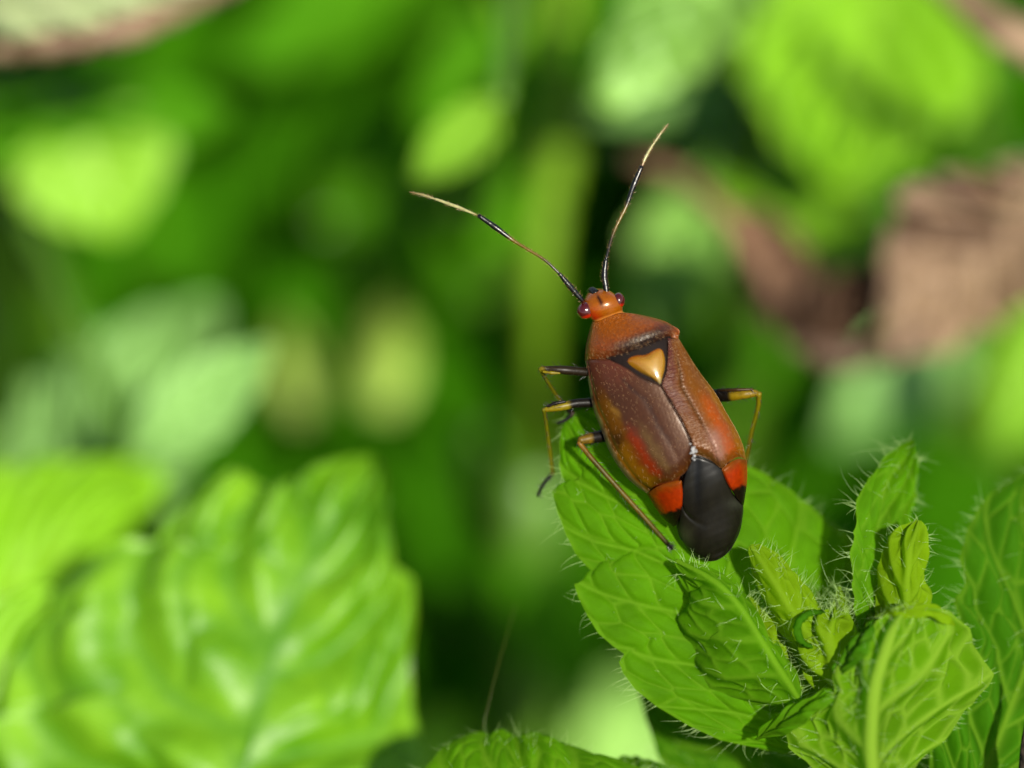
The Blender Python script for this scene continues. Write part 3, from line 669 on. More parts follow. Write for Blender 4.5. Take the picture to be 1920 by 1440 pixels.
# right forewing
def rw_col(x, y, u, v):
    n1 = jitter(x, y, .12, 3); a = 1 - u + .02 * n1; t = v + .015 * jitter(x, y, .3, 5)   # a: 0 at the outer margin
    c = np.tile(np.array(lin(138, 80, 30)), x.shape + (1,))
    c = mixc(c, lin(120, 64, 52), sstep(.62, .8, a) * sstep(.75, .5, t))
    c = mixc(c, lin(150, 88, 10), sstep(.50, .34, a))
    c = mixc(c, lin(204, 92, 0), np.exp(-((a - .25) / .13) ** 2) * sstep(.40, .60, t))
    c = mixc(c, lin(182, 116, 4), sstep(.16, .08, a) * sstep(.3, .5, t))
    c = mixc(c, lin(92, 54, 8), np.exp(-((a - .56) / .05) ** 2) * sstep(.08, .2, t) * sstep(.95, .7, t) * .8)
    c = mixc(c, lin(196, 142, 124), np.exp(-((a - .47) / .16) ** 2) * sstep(.66, .8, t) * sstep(1.0, .9, t) * .75)  # pinkish gloss patch near the rear, painted as pigment
    c = mixc(c, lin(40, 24, 22), sstep(.955, 1.0, a) * .8)
    c = mixc(c, lin(120, 80, 20), sstep(.93, .98, t) * .6)
    return mixc(c, lin(200, 150, 60), sstep(.04, .015, a) * .6)
def rw_rel(x, y, u, v):
    a = 1 - u
    wr = np.sin((y * .92 + x * .25) * .95 + 1.2 * jitter(x, y, .25, 2)) * sstep(.42, .58, a) * sstep(1, .8, v)
    return (-1.8 * np.exp(-((a - .56) / .045) ** 2) * sstep(.08, .2, v) + 1.5 * wr + 5 * np.exp(-((v - .82) / .12) ** 2) * np.exp(-((a - .45) / .3) ** 2)
            - 10 * sstep(.92, 1.0, v) + jitter(x, y, .9, 2) * .3)
XYr = coons([(1252, 634), (1258, 635), (1264, 635), (1272, 634)], [(1301, 853), (1315, 855), (1335, 864), (1354, 878), (1366, 866), (1384, 857), (1399, 862)],
            [(1252, 634), (1252, 665), (1248, 700), (1240, 720)] + seam[1:-1] + [(1301, 853)],
            [(1272, 634), (1285, 655), (1310, 695), (1340, 735), (1360, 770), (1380, 805), (1393, 835), (1399, 862)], 90, 170)
rwing, RP = plate('forewing', XYr, M['wing'], bug, rw_col, zoff=3, edge=5, ew=.03, skirt=16, relief=rw_rel)
rwing['label'] = 'amber right forewing with an orange outer stripe'
# red cunei with black tips
def cu_col(k0, outer):
    def f(x, y, u, v):
        c = np.tile(np.array(lin(190, 56, 0)), x.shape + (1,))
        c = mixc(c, lin(196, 104, 4), sstep(.35, .0, u if outer == 'l' else 1 - u) * .8)
        c = mixc(c, lin(150, 80, 10), sstep(.26, .0, v + .03 * jitter(x, y, .2, 2)) * .9)
        return mixc(c, lin(22, 14, 8), sstep(k0 - .07, k0 + .05, .03 * jitter(x, y, .3, 4) + v + .05 * (u if outer == 'l' else 1 - u)))
    return f
crel = lambda x, y, u, v: 4 * np.sin(np.pi * u) * np.sin(np.pi * v)
XY = coons([(1213, 926), (1235, 911), (1262, 903), (1278, 901)], [(1256, 983), (1260, 986), (1264, 987), (1268, 984)], [(1213, 926), (1222, 940), (1232, 956), (1243, 970), (1256, 983)], [(1278, 901), (1280, 930), (1277, 960), (1268, 984)], 60, 60)
plate('cuneus', XY, M['cuneus'], lwing, cu_col(.66, 'l'), zoff=-2, edge=5, ew=.09, skirt=12, relief=crel)
XY = coons([(1353, 880), (1366, 869), (1384, 860), (1400, 863)], [(1391, 946), (1392, 947), (1394, 947), (1395, 944)], [(1353, 880), (1364, 905), (1378, 930), (1391, 946)], [(1400, 863), (1401, 885), (1400, 910), (1395, 944)], 60, 60)
plate('cuneus', XY, M['cuneus'], rwing, cu_col(.60, 'r'), zoff=-1, edge=5, ew=.09, skirt=12, relief=crel)
# dark wing membranes, the right one lapping over the left
def mem_col(x, y, u, v):
    c = np.tile(np.array(lin(34, 31, 20)), x.shape + (1,))
    c = mixc(c, lin(16, 13, 10), sstep(.16, .0, u) * .8 + sstep(.25, .0, v) * .5)
    c = mixc(c, lin(12, 10, 8), np.exp(-((u - .42 + .1 * v) / .06) ** 2) * sstep(.7, .3, v))
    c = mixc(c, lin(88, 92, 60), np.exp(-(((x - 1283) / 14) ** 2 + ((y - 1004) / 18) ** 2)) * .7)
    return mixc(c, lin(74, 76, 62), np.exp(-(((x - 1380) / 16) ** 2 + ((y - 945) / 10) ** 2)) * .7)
mrel = lambda x, y, u, v: (3 * np.sin(np.pi * u) ** .8 * sstep(0, .3, v) - 2.2 * np.exp(-((u - .40 + .1 * v) / .09) ** 2) * sstep(.75, .2, v) + .5 * jitter(x, y, .06, 3)
                           - 3.5 * np.exp(-((v - .62 - .25 * (u - .3)) / .03) ** 2) * sstep(.5, .1, u))
XY = coons([(1286, 886), (1294, 868), (1301, 855), (1315, 857), (1336, 866), (1354, 880)], [(1271, 990), (1285, 1024), (1310, 1046), (1339, 1052), (1366, 1035), (1386, 1000), (1393, 965), (1394, 944)],
           [(1286, 886), (1279, 915), (1275, 950), (1271, 990)], [(1354, 880), (1364, 906), (1378, 930), (1394, 944)], 120, 110)
mem, MP = plate('wing_membrane', XY, M['membrane'], rwing, mem_col, zoff=-9, edge=5, ew=.035, skirt=5, relief=mrel)
XY = coons([(1284, 890), (1300, 870), (1330, 870)], [(1268, 986), (1276, 1010), (1300, 1030), (1330, 1030)], [(1284, 890), (1276, 930), (1268, 986)], [(1330, 870), (1340, 940), (1330, 1030)], 50, 60)
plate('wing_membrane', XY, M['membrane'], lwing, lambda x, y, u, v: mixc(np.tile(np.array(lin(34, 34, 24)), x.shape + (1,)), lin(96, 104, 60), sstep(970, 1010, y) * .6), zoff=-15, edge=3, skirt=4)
# white crumb where the wings meet
bV = []; prt = []
for q in range(22):
    th, ph = np.meshgrid(np.linspace(0, np.pi, 7), np.linspace(0, 2 * np.pi, 9), indexing='ij')
    D = np.stack([np.sin(th) * np.cos(ph), np.sin(th) * np.sin(ph), np.cos(th)], -1) * (1 + rng.normal(0, .28, th.shape)[..., None])
    t = rng.uniform(); cx = 1299 + rng.normal(0, 1.6 + 3 * t) + 4 * t; cy = 832 + 29 * t + rng.normal(0, 2)
    rr = rng.uniform(1.0, 2.5) * (.6 + .7 * t)
    zz = Zdome(np.array(cx), np.array(cy)) + 3
    prt.append((at((cx, cy, -zz * K * FOC)) + D.reshape(-1, 3) * rr * K * FOC, [gridfaces(7, 9)]))
V, F = join(prt)
o = mk('white_crumb', V, F, M['crumb']); o['label'] = 'tiny white crumb stuck where the wings of the bug meet'; o['category'] = 'crumb'

# legs
DK = lin(28, 20, 10); YE = lin(170, 150, 8); TN = lin(146, 114, 22); OL = lin(98, 90, 6); YG = lin(140, 140, 8); BK = lin(16, 14, 10)
def limb(name, segs, bristles=0, blen=(.009, .017), mat='leg'):
    prt = []; cols = []; rts = []; drs = []
    for path, rad, c in segs:
        V, F, t = tube(path, np.array(rad) * (.88 if mat == 'leg' else 1), n=34, sides=12, smooth=len(path) > 2)
        prt.append((V, F))
        ks = np.array([k for k, _ in c]); cs = np.array([q for _, q in c])
        base = np.stack([np.interp(t, ks, cs[:, i]) for i in range(3)], 1); cols.append(base)
        if bristles:
            i = rng.integers(0, 33 * 12, max(1, int(bristles * len(path) / 3))); cen = V[:34 * 12].reshape(34, 12, 3).mean(1)
            rts.append(V[i]); ax = cen[np.minimum(i // 12 + 1, 33)] - cen[i // 12]; ax /= np.linalg.norm(ax, axis=1, keepdims=True) + 1e-9
            d = V[i] - cen[i // 12]; d /= np.linalg.norm(d, axis=1, keepdims=True) + 1e-9; drs.append(d + ax * .9)
    V, F = join(prt)
    o = mk(name, V, F, M[mat], bug, col=np.vstack(cols))
    if bristles:
        R = np.vstack(rts); hair_mesh('bristle', R, np.vstack(drs), rng.uniform(*blen, len(R)), (.00055 if mat == 'leg' else .0004), M['blackhair' if mat == 'leg' else 'goldhair'], o, bend=.2, seg=3)
    return o
two = lambda a, b, k: [(0, a), (k - .03, a), (k + .03, b), (1, b)]
limb('leg', [([(1125, 700, .03), (1060, 694, .0), (1014, 691, .0)], [10, 9.5, 5], [(0, DK), (.9, lin(60, 44, 14)), (1, YE)]),
             ([(1050, 699.5, -.006), (1034, 699, -.008), (1018, 697, -.006)], [2, 4, 2.5], [(0, YE), (1, YE)]),
             ([(1013, 691, .0), (1022, 708, .03), (1040, 737, .09), (1066, 772, .14)], [5, 4, 4, 3.6], [(0, YG), (1, OL)]),
             ([(1066, 770, .14), (1074, 774, .13), (1064, 785, .13), (1044, 795, .13)], [4, 4.4, 3.6, 2], [(0, lin(90, 60, 10)), (.4, DK), (1, BK)])], 30)
limb('leg', [([(1135, 755, .05), (1085, 756, .03), (1050, 763, .02), (1022, 768, .02)], [11, 10, 9, 5.5], two(DK, YE, .6)),
             ([(1060, 753, .013), (1042, 756, .012), (1026, 762, .014)], [3, 4, 2.5], [(0, DK), (1, DK)]),
             ([(1020, 767, .02), (1024, 795, .07), (1030, 840, .13), (1036, 890, .18)], [5, 4.2, 4.4, 4], [(0, YG), (1, YG)]),
             ([(1036, 888, .18), (1019, 908, .17), (1009, 928, .16), (1010, 931, .16)], [4, 3.8, 3, 1.5], [(0, lin(40, 34, 10)), (.2, BK), (1, BK)])], 30)
limb('leg', [([(1175, 800, .07), (1138, 815, .05), (1105, 822, .03), (1086, 826, .02)], [15, 14, 12, 8], two(DK, TN, .76)),
             ([(1085, 829, .02), (1110, 860, .03), (1165, 922, .045), (1215, 978, .06), (1252, 1020, .075)], [6, 5.5, 5.6, 5.4, 4.8], [(0, lin(170, 120, 30)), (.2, OL), (.6, lin(132, 110, 20)), (.92, OL), (1, DK)]),
             ([(1251, 1019, .075), (1258, 1026, .08), (1260, 1034, .085), (1257, 1040, .09)], [4, 4, 3.6, 2], [(0, BK), (1, BK)])], 90)
limb('leg', [([(1325, 742, .10), (1360, 742, .07), (1395, 739, .05), (1420, 737, .05)], [15, 13, 10.5, 7], two(DK, lin(176, 144, 10), .5)),
             ([(1345, 732, .06), (1380, 731, .04), (1412, 730, .04)], [3, 3.5, 2], [(0, DK), (1, lin(110, 70, 10))]),
             ([(1423, 737, .05), (1421, 765, .08), (1410, 805, .12), (1402, 845, .16), (1392, 890, .22)], [6, 5, 4.6, 4.4, 4], [(0, YE), (.3, YG), (1, lin(150, 120, 16))]),
             ([(1392, 890, .22), (1385, 915, .26), (1378, 930, .28)], [4, 3.5, 2], [(0, BK), (1, BK)])], 40)
limb('leg', [([(1290, 850, .12), (1345, 860, .16), (1372, 858, .20)], [13, 11, 7], two(DK, TN, .6)),
             ([(1372, 858, .20), (1366, 915, .22), (1380, 975, .24)], [5, 5, 4.5], [(0, OL), (1, OL)]),
             ([(1380, 974, .24), (1394, 986, .235), (1402, 992, .235), (1407, 1002, .24)], [3.4, 3.4, 3.2, 1.8], [(0, BK), (1, BK)])], 20)
limb('leg', [([(1215, 640, .14), (1250, 660, .20), (1268, 690, .24)], [9, 8, 5], two(DK, YE, .6)),
             ([(1268, 690, .24), (1262, 735, .27), (1250, 790, .30)], [4, 4, 3.5], [(0, OL), (1, OL)]),
             ([(1250, 789, .30), (1246, 800, .30), (1240, 812, .31)], [3.4, 3, 1.8], [(0, BK), (1, BK)])], 0)
# antennae
BU = lin(226, 222, 150); GO = lin(140, 114, 8)
limb('antenna', [([(1096, 568, .0), (1089, 560, -.01), (1068, 536, -.02), (1049, 513, -.03)], [4.2, 4.8, 5.8, 3.4], [(0, lin(160, 60, 10)), (.1, BK), (1, BK)]),
                 ([(1050, 514, -.03), (1022, 488, -.03), (990, 468, -.025), (961, 450, -.02), (930, 427, -.02), (897, 404, -.02)], [2.4, 2.6, 2.8, 3.4, 5.6, 4.2], [(0, BK), (.16, lin(60, 44, 10)), (.3, GO), (.58, GO), (.66, BK), (1, BK)]),
                 ([(898, 405, -.02), (860, 389, -.01), (816, 373, 0)], [1.4, 3.3, 2.4], [(0, GO), (.15, BU), (1, BU)]),
                 ([(817, 374, 0), (795, 366, .01), (768, 360, .02)], [1.6, 2.3, 1.2], [(0, BU), (1, lin(150, 120, 70))])], 45, (.004, .008), mat='antenna')
limb('antenna', [([(1136, 553, -.0), (1137, 546, .0), (1133, 517, .0), (1136, 487, .0)], [4, 5, 6, 3.8], [(0, lin(160, 60, 10)), (.1, BK), (1, BK)]),
                 ([(1136, 488, .0), (1143, 460, .01), (1153, 430, .02), (1174, 387, .03), (1188, 348, .03), (1203, 312, .03)], [2.4, 2.6, 2.8, 3.4, 5.6, 4.2], [(0, BK), (.2, lin(50, 40, 10)), (.36, GO), (.54, GO), (.62, BK), (1, BK)]),
                 ([(1203, 313, .03), (1212, 292, .035), (1224, 271, .04)], [1.4, 2.8, 2.2], [(0, lin(180, 90, 30)), (.3, BU), (1, BU)]),
                 ([(1224, 272, .04), (1238, 251, .045), (1253, 232, .05)], [1.8, 2.4, 1.2], [(0, BU), (1, lin(160, 140, 80))])], 45, (.004, .008), mat='antenna')
# fine golden pile on the back
def pile(owner, Pg, n_, ln, rad=.00032):
    nv, nu = Pg.shape[:2]; i = rng.integers(2, nv - 2, n_); j = rng.integers(2, nu - 2, n_)
    back = r_ * AD[0] - u_ * AD[1]
    D = back * 1.0 - f_ * .45 + rng.normal(0, .22, (n_, 3))
    hair_mesh('pile', Pg[i, j], D, rng.uniform(ln * .5, ln, n_), rad, M['goldhair'], owner, bend=.2, seg=3)
pile(pron, PP, 700, .009); pile(lwing, LP, 350, .009); pile(rwing, RP, 700, .010)

# ------------------------------------------------------------------ plants out of focus behind
def bleaf(parent, kind, base, tip, hw, sag=0.0, rl=0.0, rr=0.0, sway=0.0, nu=70, nv=41, teeth=9, tooth=.10, rnd=.8, seed=0, pk=.02, ns=6, side=1, wave=0.0, hwr=None):
    """a leaf from its base to its tip; hw half width in photo pixels, rl/rr how far (cm) each half folds back"""
    b = np.array(base, float); t = np.array(tip, float)
    ax = t[:2] - b[:2]; L = np.linalg.norm(ax); ax /= L; pr = np.array([ax[1], -ax[0]])
    if pr[0] > 0: pr = -pr
    u = np.linspace(0, 1, 60)
    prof = np.sin(np.pi * np.clip(u, 0, 1) ** rnd) ** .75
    ph = (u * teeth) % 1.0
    prof = prof * (1 - tooth * (1 - ph) * (u > .06)); prof[0] = .03; prof[-1] = 0
    m = b + (t - b) * u[:, None]; m[:, :2] += pr * (sway * np.sin(np.pi * u))[:, None]; m[:, 2] += sag * np.sin(np.pi * u)
    l = m.copy(); r = m.copy()
    l[:, :2] += pr * (hw * prof)[:, None]; r[:, :2] -= pr * ((hwr or hw) * prof)[:, None]
    l[:, 2] += rl * prof; r[:, 2] += rr * prof
    G, N, info = leaf_grid(m[::6], l, r, nu, nv, ns=ns, seed=seed, pucker=pk, vein_h=pk * .5, cell_h=pk * .2, cells=(1, 4), side=side, vein_w=.018, wave=wave)
    return put_leaf(parent, G, info, M[kind])

def stalk(parent, path, r0, r1, mat='stem', name='stem'):
    V, F, t = tube(np.array(path), np.linspace(r0, r1, len(path)), n=20, sides=9, world=True)
    return mk(name, V, F, M[mat], parent)

def shoot(label, leaves, cat='plant', name='leafy_shoot', group='leafy shoots behind the insect', mat='stem', spread=.35, seed=0):
    """a small plant: a stem from the soil and its leaves"""
    g = np.random.default_rng(seed + 50)
    far = lambda q: (q[0], q[1], q[2] * 1.4 if q[2] > 1.9 else q[2])
    leaves = [(k_, far(b_), far(t_), h_, w_) for k_, b_, t_, h_, w_ in leaves]
    bs = np.array([at(l[1]) for l in leaves]); c = bs.mean(0)
    foot = np.array([c[0] + g.normal(0, .4), c[1] + .6 + g.uniform(0, .8), -.4])
    p = thing(name, label, cat, foot, group)
    topz = bs[:, 2].max()
    top = np.array([c[0], c[1] + .35, topz + .1])
    path = [foot, foot * .6 + top * .4 + [g.normal(0, .15), 0, 0], foot * .25 + top * .75 + [g.normal(0, .1), .1, 0], top]
    stalk(p, path, .11, .05, mat)
    for i, (kind, b, t, hw, kw) in enumerate(leaves):
        bleaf(p, kind, b, t, hw, seed=seed * 7 + i, **kw)
        s = at(b); d = np.array([c[0], c[1] + .35, min(s[2] + .0, topz)])
        stalk(p, [d * .9 + s * .1 + [0, 0, -.12], d * .4 + s * .6 + [0, 0, -.05], s], .032, .026, mat, name='leaf_stalk')
    return p

# the large toothed leaf at the lower left, nearer than the rest
nettle = thing('toothed_plant', 'lime green plant with big glossy toothed leaf filling the lower left corner', 'plant', (*at((450, 1700, 1.0))[:2], -.4))
G, N, info = leaf_grid(
    [(430, 1560, 0.63), (470, 1380, 0.70), (530, 1170, 0.82), (610, 1010, 0.93), (704, 862, 1.06)],
    [(430, 1560, 0.63), (120, 1600, 0.88), (-60, 1480, 0.93), (-80, 1360, 0.93), (10, 1330, 0.90), (20, 1250, 0.93), (60, 1180, 0.93), (100, 1150, 0.93), (110, 1110, 0.93), (160, 1060, 0.95), (215, 1020, 0.98), (255, 1008, 0.98), (298, 1012, 0.96), (305, 985, 0.98), (340, 945, 1.00), (390, 912, 1.03), (436, 880, 1.06), (470, 905, 1.01), (503, 930, 0.98), (520, 908, 1.00), (570, 890, 1.03), (640, 872, 1.05), (704, 862, 1.06)],
    [(430, 1560, 0.63), (700, 1620, 0.78), (850, 1500, 0.93), (790, 1400, 0.93), (772, 1330, 0.93), (770, 1240, 0.93), (779, 1160, 0.95), (772, 1096, 0.98), (752, 1076, 0.98), (738, 1062, 0.98), (730, 1000, 1.00), (722, 930, 1.03), (719, 884, 1.05), (704, 862, 1.06)],
    200, 141, ns=4.3, k=.5, pw=.95, seed=31, vein_h=.012, edge_v=0, pucker=.050, cell_h=.020, cells=(1.3, 2.8), cup=.02, vein_w=.018, side=1)
o = put_leaf(nettle, G, info, M['nettle'])
bleaf(nettle, 'bright', (-190, 1260, 1.2), (290, 880, 1.9), 230, seed=33, pk=.05, sag=-.1, rr=.3, nu=90, nv=61)
bleaf(nettle, 'bright', (-220, 1560, 1.02), (130, 1110, 1.12), 220, seed=36, pk=.04)
stalk(nettle, [np.array(nettle.location), np.array(nettle.location) * .5 + at((440, 1640, .8)) * .5 + [.1, 0, 0], at((430, 1556, .56))], .13, .05)

# pale speckled leaf with a pinkish rolled edge, top left
pale = thing('pale_shoot', 'pale speckled leaf with a pinkish brown rolled edge in the top left corner', 'plant', (*at((-100, 0, 1.65))[:2], -.4))
bleaf(pale, 'pinkrim', (-190, -80, 1.75), (500, -110, 1.95), 150, seed=41, pk=.10, hwr=170, teeth=6, wave=.05)
V, F, t = tube([(-60, 102, 1.60), (60, 90, 1.55), (180, 70, 1.57), (290, 36, 1.63), (380, 2, 1.70), (470, -50, 1.85)], [6, 18, 20, 28, 16, 6], n=40, sides=12)
mk('rolled_margin', V + rng.normal(0, .008, V.shape), F, M['dry'], pale, attrs={'vein': np.zeros(len(V))})
stalk(pale, [np.array(pale.location), np.array(pale.location) * .5 + at((-190, -60, 1.25)) * .5, at((-190, -60, 1.25))], .1, .04)

S = shoot
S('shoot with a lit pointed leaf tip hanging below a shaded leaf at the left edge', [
    ('bright', (140, 215, 1.97), (228, 446, 1.95), 165, dict(pk=.02, rnd=.7, teeth=5)),  # lime against mid green stands in for sunlit tip and shaded blade
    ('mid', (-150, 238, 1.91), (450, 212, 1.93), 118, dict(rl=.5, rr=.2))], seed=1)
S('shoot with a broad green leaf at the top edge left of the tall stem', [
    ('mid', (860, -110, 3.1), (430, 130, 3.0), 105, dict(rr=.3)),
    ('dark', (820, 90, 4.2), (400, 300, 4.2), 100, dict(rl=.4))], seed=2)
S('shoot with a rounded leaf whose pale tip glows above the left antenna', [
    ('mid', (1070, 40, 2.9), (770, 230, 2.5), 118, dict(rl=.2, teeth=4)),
    ('bright', (940, 190, 1.89), (772, 338, 1.85), 58, dict(teeth=4, pk=.05)),  # separate lime leaf stands in for the sunlit patch on the rounded leaf
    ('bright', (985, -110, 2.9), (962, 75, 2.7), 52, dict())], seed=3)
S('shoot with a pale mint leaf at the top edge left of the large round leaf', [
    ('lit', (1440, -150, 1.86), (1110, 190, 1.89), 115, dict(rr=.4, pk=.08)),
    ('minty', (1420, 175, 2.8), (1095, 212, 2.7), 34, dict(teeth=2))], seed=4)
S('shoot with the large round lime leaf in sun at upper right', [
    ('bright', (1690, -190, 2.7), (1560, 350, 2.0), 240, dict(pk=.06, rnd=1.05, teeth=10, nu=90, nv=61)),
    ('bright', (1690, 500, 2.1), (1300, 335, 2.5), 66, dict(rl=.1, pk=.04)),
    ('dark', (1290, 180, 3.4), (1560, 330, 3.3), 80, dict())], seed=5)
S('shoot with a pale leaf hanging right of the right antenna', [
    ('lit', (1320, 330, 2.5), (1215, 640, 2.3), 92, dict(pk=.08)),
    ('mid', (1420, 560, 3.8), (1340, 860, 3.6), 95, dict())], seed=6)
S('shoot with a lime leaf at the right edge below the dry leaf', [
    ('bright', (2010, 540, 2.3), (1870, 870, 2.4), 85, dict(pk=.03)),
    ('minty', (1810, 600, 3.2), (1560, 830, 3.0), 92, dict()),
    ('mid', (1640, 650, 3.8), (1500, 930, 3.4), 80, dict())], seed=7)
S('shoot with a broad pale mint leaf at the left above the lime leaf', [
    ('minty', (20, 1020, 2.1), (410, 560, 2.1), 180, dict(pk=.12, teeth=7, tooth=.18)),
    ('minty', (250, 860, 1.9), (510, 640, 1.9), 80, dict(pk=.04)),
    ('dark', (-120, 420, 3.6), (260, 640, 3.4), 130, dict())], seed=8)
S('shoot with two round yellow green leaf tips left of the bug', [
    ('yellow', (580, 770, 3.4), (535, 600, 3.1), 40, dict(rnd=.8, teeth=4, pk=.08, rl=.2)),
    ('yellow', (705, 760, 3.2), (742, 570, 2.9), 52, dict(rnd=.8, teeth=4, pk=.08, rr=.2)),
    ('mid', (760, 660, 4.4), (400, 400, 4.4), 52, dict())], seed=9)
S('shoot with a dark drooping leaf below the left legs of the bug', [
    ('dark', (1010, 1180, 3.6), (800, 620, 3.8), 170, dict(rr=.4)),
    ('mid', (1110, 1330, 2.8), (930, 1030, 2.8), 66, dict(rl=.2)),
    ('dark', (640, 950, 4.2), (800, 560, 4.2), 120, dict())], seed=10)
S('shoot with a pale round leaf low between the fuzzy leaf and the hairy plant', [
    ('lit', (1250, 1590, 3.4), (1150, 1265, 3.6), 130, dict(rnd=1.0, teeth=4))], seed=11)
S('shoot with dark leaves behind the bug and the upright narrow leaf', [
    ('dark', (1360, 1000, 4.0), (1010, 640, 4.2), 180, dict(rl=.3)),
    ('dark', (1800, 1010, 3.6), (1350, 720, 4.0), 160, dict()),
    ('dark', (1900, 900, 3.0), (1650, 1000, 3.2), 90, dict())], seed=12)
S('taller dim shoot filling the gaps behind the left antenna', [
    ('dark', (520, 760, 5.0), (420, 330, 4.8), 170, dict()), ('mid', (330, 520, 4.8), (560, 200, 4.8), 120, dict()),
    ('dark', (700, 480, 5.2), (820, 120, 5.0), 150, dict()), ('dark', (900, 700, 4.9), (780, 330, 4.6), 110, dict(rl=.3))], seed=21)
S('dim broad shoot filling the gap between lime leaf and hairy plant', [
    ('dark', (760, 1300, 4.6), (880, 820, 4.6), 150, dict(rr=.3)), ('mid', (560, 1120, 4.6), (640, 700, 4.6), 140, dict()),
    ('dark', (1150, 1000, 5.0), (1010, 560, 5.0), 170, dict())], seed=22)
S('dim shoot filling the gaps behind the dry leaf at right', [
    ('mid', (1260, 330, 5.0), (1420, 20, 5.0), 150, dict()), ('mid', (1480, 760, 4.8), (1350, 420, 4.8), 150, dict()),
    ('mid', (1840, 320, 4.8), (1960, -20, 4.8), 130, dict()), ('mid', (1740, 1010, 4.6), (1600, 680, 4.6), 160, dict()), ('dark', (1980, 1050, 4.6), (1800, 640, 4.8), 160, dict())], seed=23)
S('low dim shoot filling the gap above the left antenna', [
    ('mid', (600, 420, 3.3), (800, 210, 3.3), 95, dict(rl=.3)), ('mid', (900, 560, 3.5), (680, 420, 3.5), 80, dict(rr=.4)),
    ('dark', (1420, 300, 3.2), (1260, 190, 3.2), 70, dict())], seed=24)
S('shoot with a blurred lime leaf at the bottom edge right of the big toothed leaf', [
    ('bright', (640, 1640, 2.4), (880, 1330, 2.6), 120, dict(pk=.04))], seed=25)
# thick upright stem behind the antennae
tall = thing('tall_stem', 'thick yellow green upright stem blurred behind the antennae of the bug', 'plant', (*at((1000, 1300, 3.2))[:2], -.4))
V, F, t = tube([(1075, -200, 3.6), (1062, 60, 3.5), (1050, 260, 3.4), (1022, 450, 3.3), (1010, 640, 3.5), (1000, 900, 4.4)], [18, 22, 28, 36, 32, 18], n=50, sides=14)
mk('stem', V, F, M['olive'], tall, attrs={'vein': np.zeros(len(V))})
stalk(tall, [np.array(tall.location), at((1000, 890, 4.4))], .14, .12)
bleaf(tall, 'mid', (1040, 300, 3.5), (900, 480, 3.2), 50, seed=70)
# dry leaves and twig on the right
dry = thing('dry_leaf', 'curled dry brown leaf on a twig at the right edge above the upright leaf', 'dead leaf', at((1800, 500, 2.2)))
bleaf(dry, 'dry', (2010, 340, 2.0), (1640, 640, 2.1), 175, seed=81, pk=.07, teeth=5, tooth=.25, rl=-.25, rr=.25, wave=.06, nu=90, nv=61)
bleaf(dry, 'darkdry', (1380, 400, 2.4), (1580, 690, 2.3), 85, seed=82, pk=.05, teeth=4, rr=.4, tooth=.2)
V, F, t = tube([(1480, 640, 2.2), (1560, 672, 2.15), (1660, 655, 2.1), (1740, 612, 2.1)], [10, 22, 24, 10], n=30, sides=12)
mk('rolled_margin', V + rng.normal(0, .008, V.shape), F, M['brownstem'], dry, attrs={'vein': np.zeros(len(V))})
bleaf(dry, 'darkdry', (1490, 660, 2.25), (1690, 480, 2.2), 70, seed=85, pk=.08, tooth=.2)  # dark leaf added as the shade inside the curled hollow
bleaf(dry, 'pinkrim', (1970, 310, 1.95), (1800, 395, 1.95), 48, pk=.08, seed=83)
bleaf(dry, 'darkdry', (1880, 440, 2.0), (1680, 400, 1.85), 40, seed=84)
V, F, t = tube([(1180, 300, 2.5), (1260, 325, 2.4), (1330, 375, 2.3), (1400, 455, 2.25), (1450, 560, 2.2)], [8, 20, 20, 24, 14], n=40, sides=10)
mk('twig', V, F, M['darkdry'], dry, attrs={'vein': np.zeros(len(V))})
twig = thing('brown_twig', 'brown dry stalk slanting across the top right corner', 'twig', at((1850, 60, 2.0)))
V, F, t = tube([(1730, -80, 2.2), (1830, 20, 2.1), (1900, 70, 2.0), (2040, 140, 2.0)], [26, 34, 38, 34], n=30, sides=12)
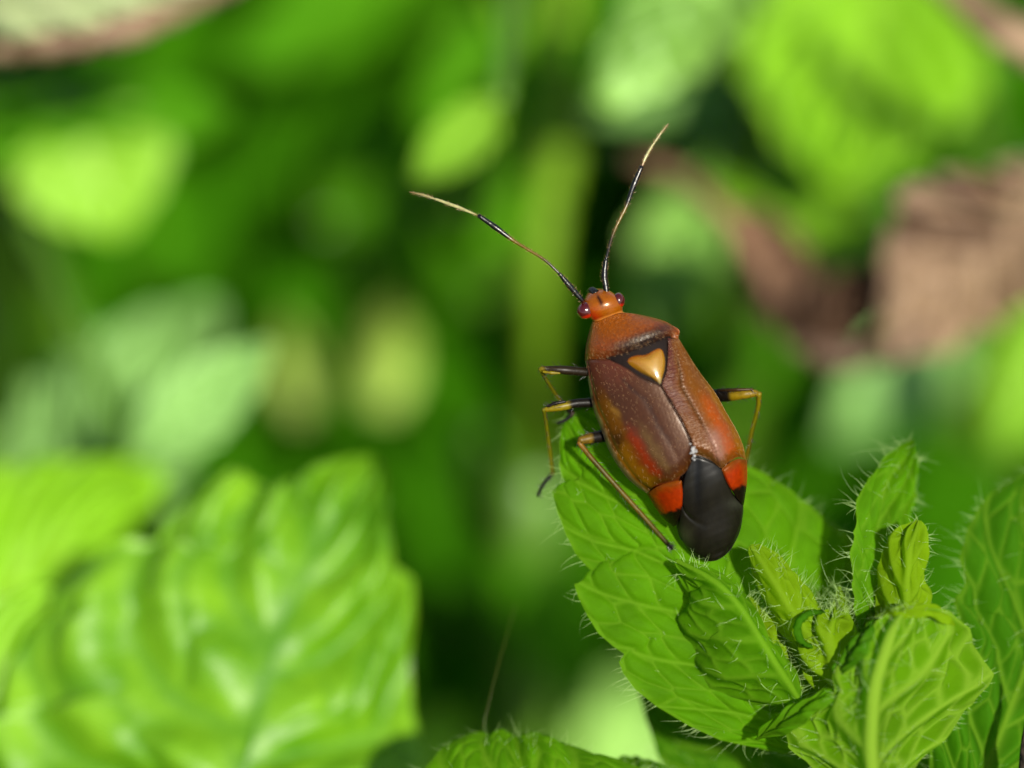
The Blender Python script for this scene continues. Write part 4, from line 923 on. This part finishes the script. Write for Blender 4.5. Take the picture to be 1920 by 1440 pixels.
mk('stalk', V + rng.normal(0, .006, V.shape), F, M['dry'], twig, attrs={'vein': np.zeros(len(V))})

stalk_ = thing('brown_stalk', 'dark brown blurred stalk just entering at the lower right corner', 'stalk', at((1935, 1800, -.0)))
V, F, t = tube([(1940, 1900, -.0), (1926, 1560, -.05), (1927, 1400, -.06), (1946, 1280, -.05)], [20, 18, 14, 5], n=24, sides=10)
mk('stem', V, F, M['soil'], stalk_)

# undergrowth: too many small leaves to count
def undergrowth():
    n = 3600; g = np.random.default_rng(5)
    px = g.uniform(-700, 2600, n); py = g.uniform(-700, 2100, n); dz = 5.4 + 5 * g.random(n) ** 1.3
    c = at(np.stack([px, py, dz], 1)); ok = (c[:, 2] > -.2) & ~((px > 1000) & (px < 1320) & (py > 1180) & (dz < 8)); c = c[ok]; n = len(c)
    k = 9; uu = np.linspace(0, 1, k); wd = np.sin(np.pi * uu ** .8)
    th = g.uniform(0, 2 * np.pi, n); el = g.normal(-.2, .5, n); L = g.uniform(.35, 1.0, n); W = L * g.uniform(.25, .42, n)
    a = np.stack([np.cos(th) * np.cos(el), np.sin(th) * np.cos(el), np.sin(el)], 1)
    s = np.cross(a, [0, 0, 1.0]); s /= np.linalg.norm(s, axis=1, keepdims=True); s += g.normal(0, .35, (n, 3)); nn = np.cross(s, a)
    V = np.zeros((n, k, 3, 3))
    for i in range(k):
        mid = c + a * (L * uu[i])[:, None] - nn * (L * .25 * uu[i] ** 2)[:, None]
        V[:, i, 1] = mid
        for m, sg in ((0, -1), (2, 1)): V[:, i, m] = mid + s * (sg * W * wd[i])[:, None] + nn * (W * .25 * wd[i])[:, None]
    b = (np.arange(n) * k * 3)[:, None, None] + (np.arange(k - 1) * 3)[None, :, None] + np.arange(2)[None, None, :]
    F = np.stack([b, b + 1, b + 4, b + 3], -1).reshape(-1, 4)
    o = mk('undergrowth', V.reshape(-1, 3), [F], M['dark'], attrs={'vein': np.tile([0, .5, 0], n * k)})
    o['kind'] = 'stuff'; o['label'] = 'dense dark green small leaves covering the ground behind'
undergrowth()
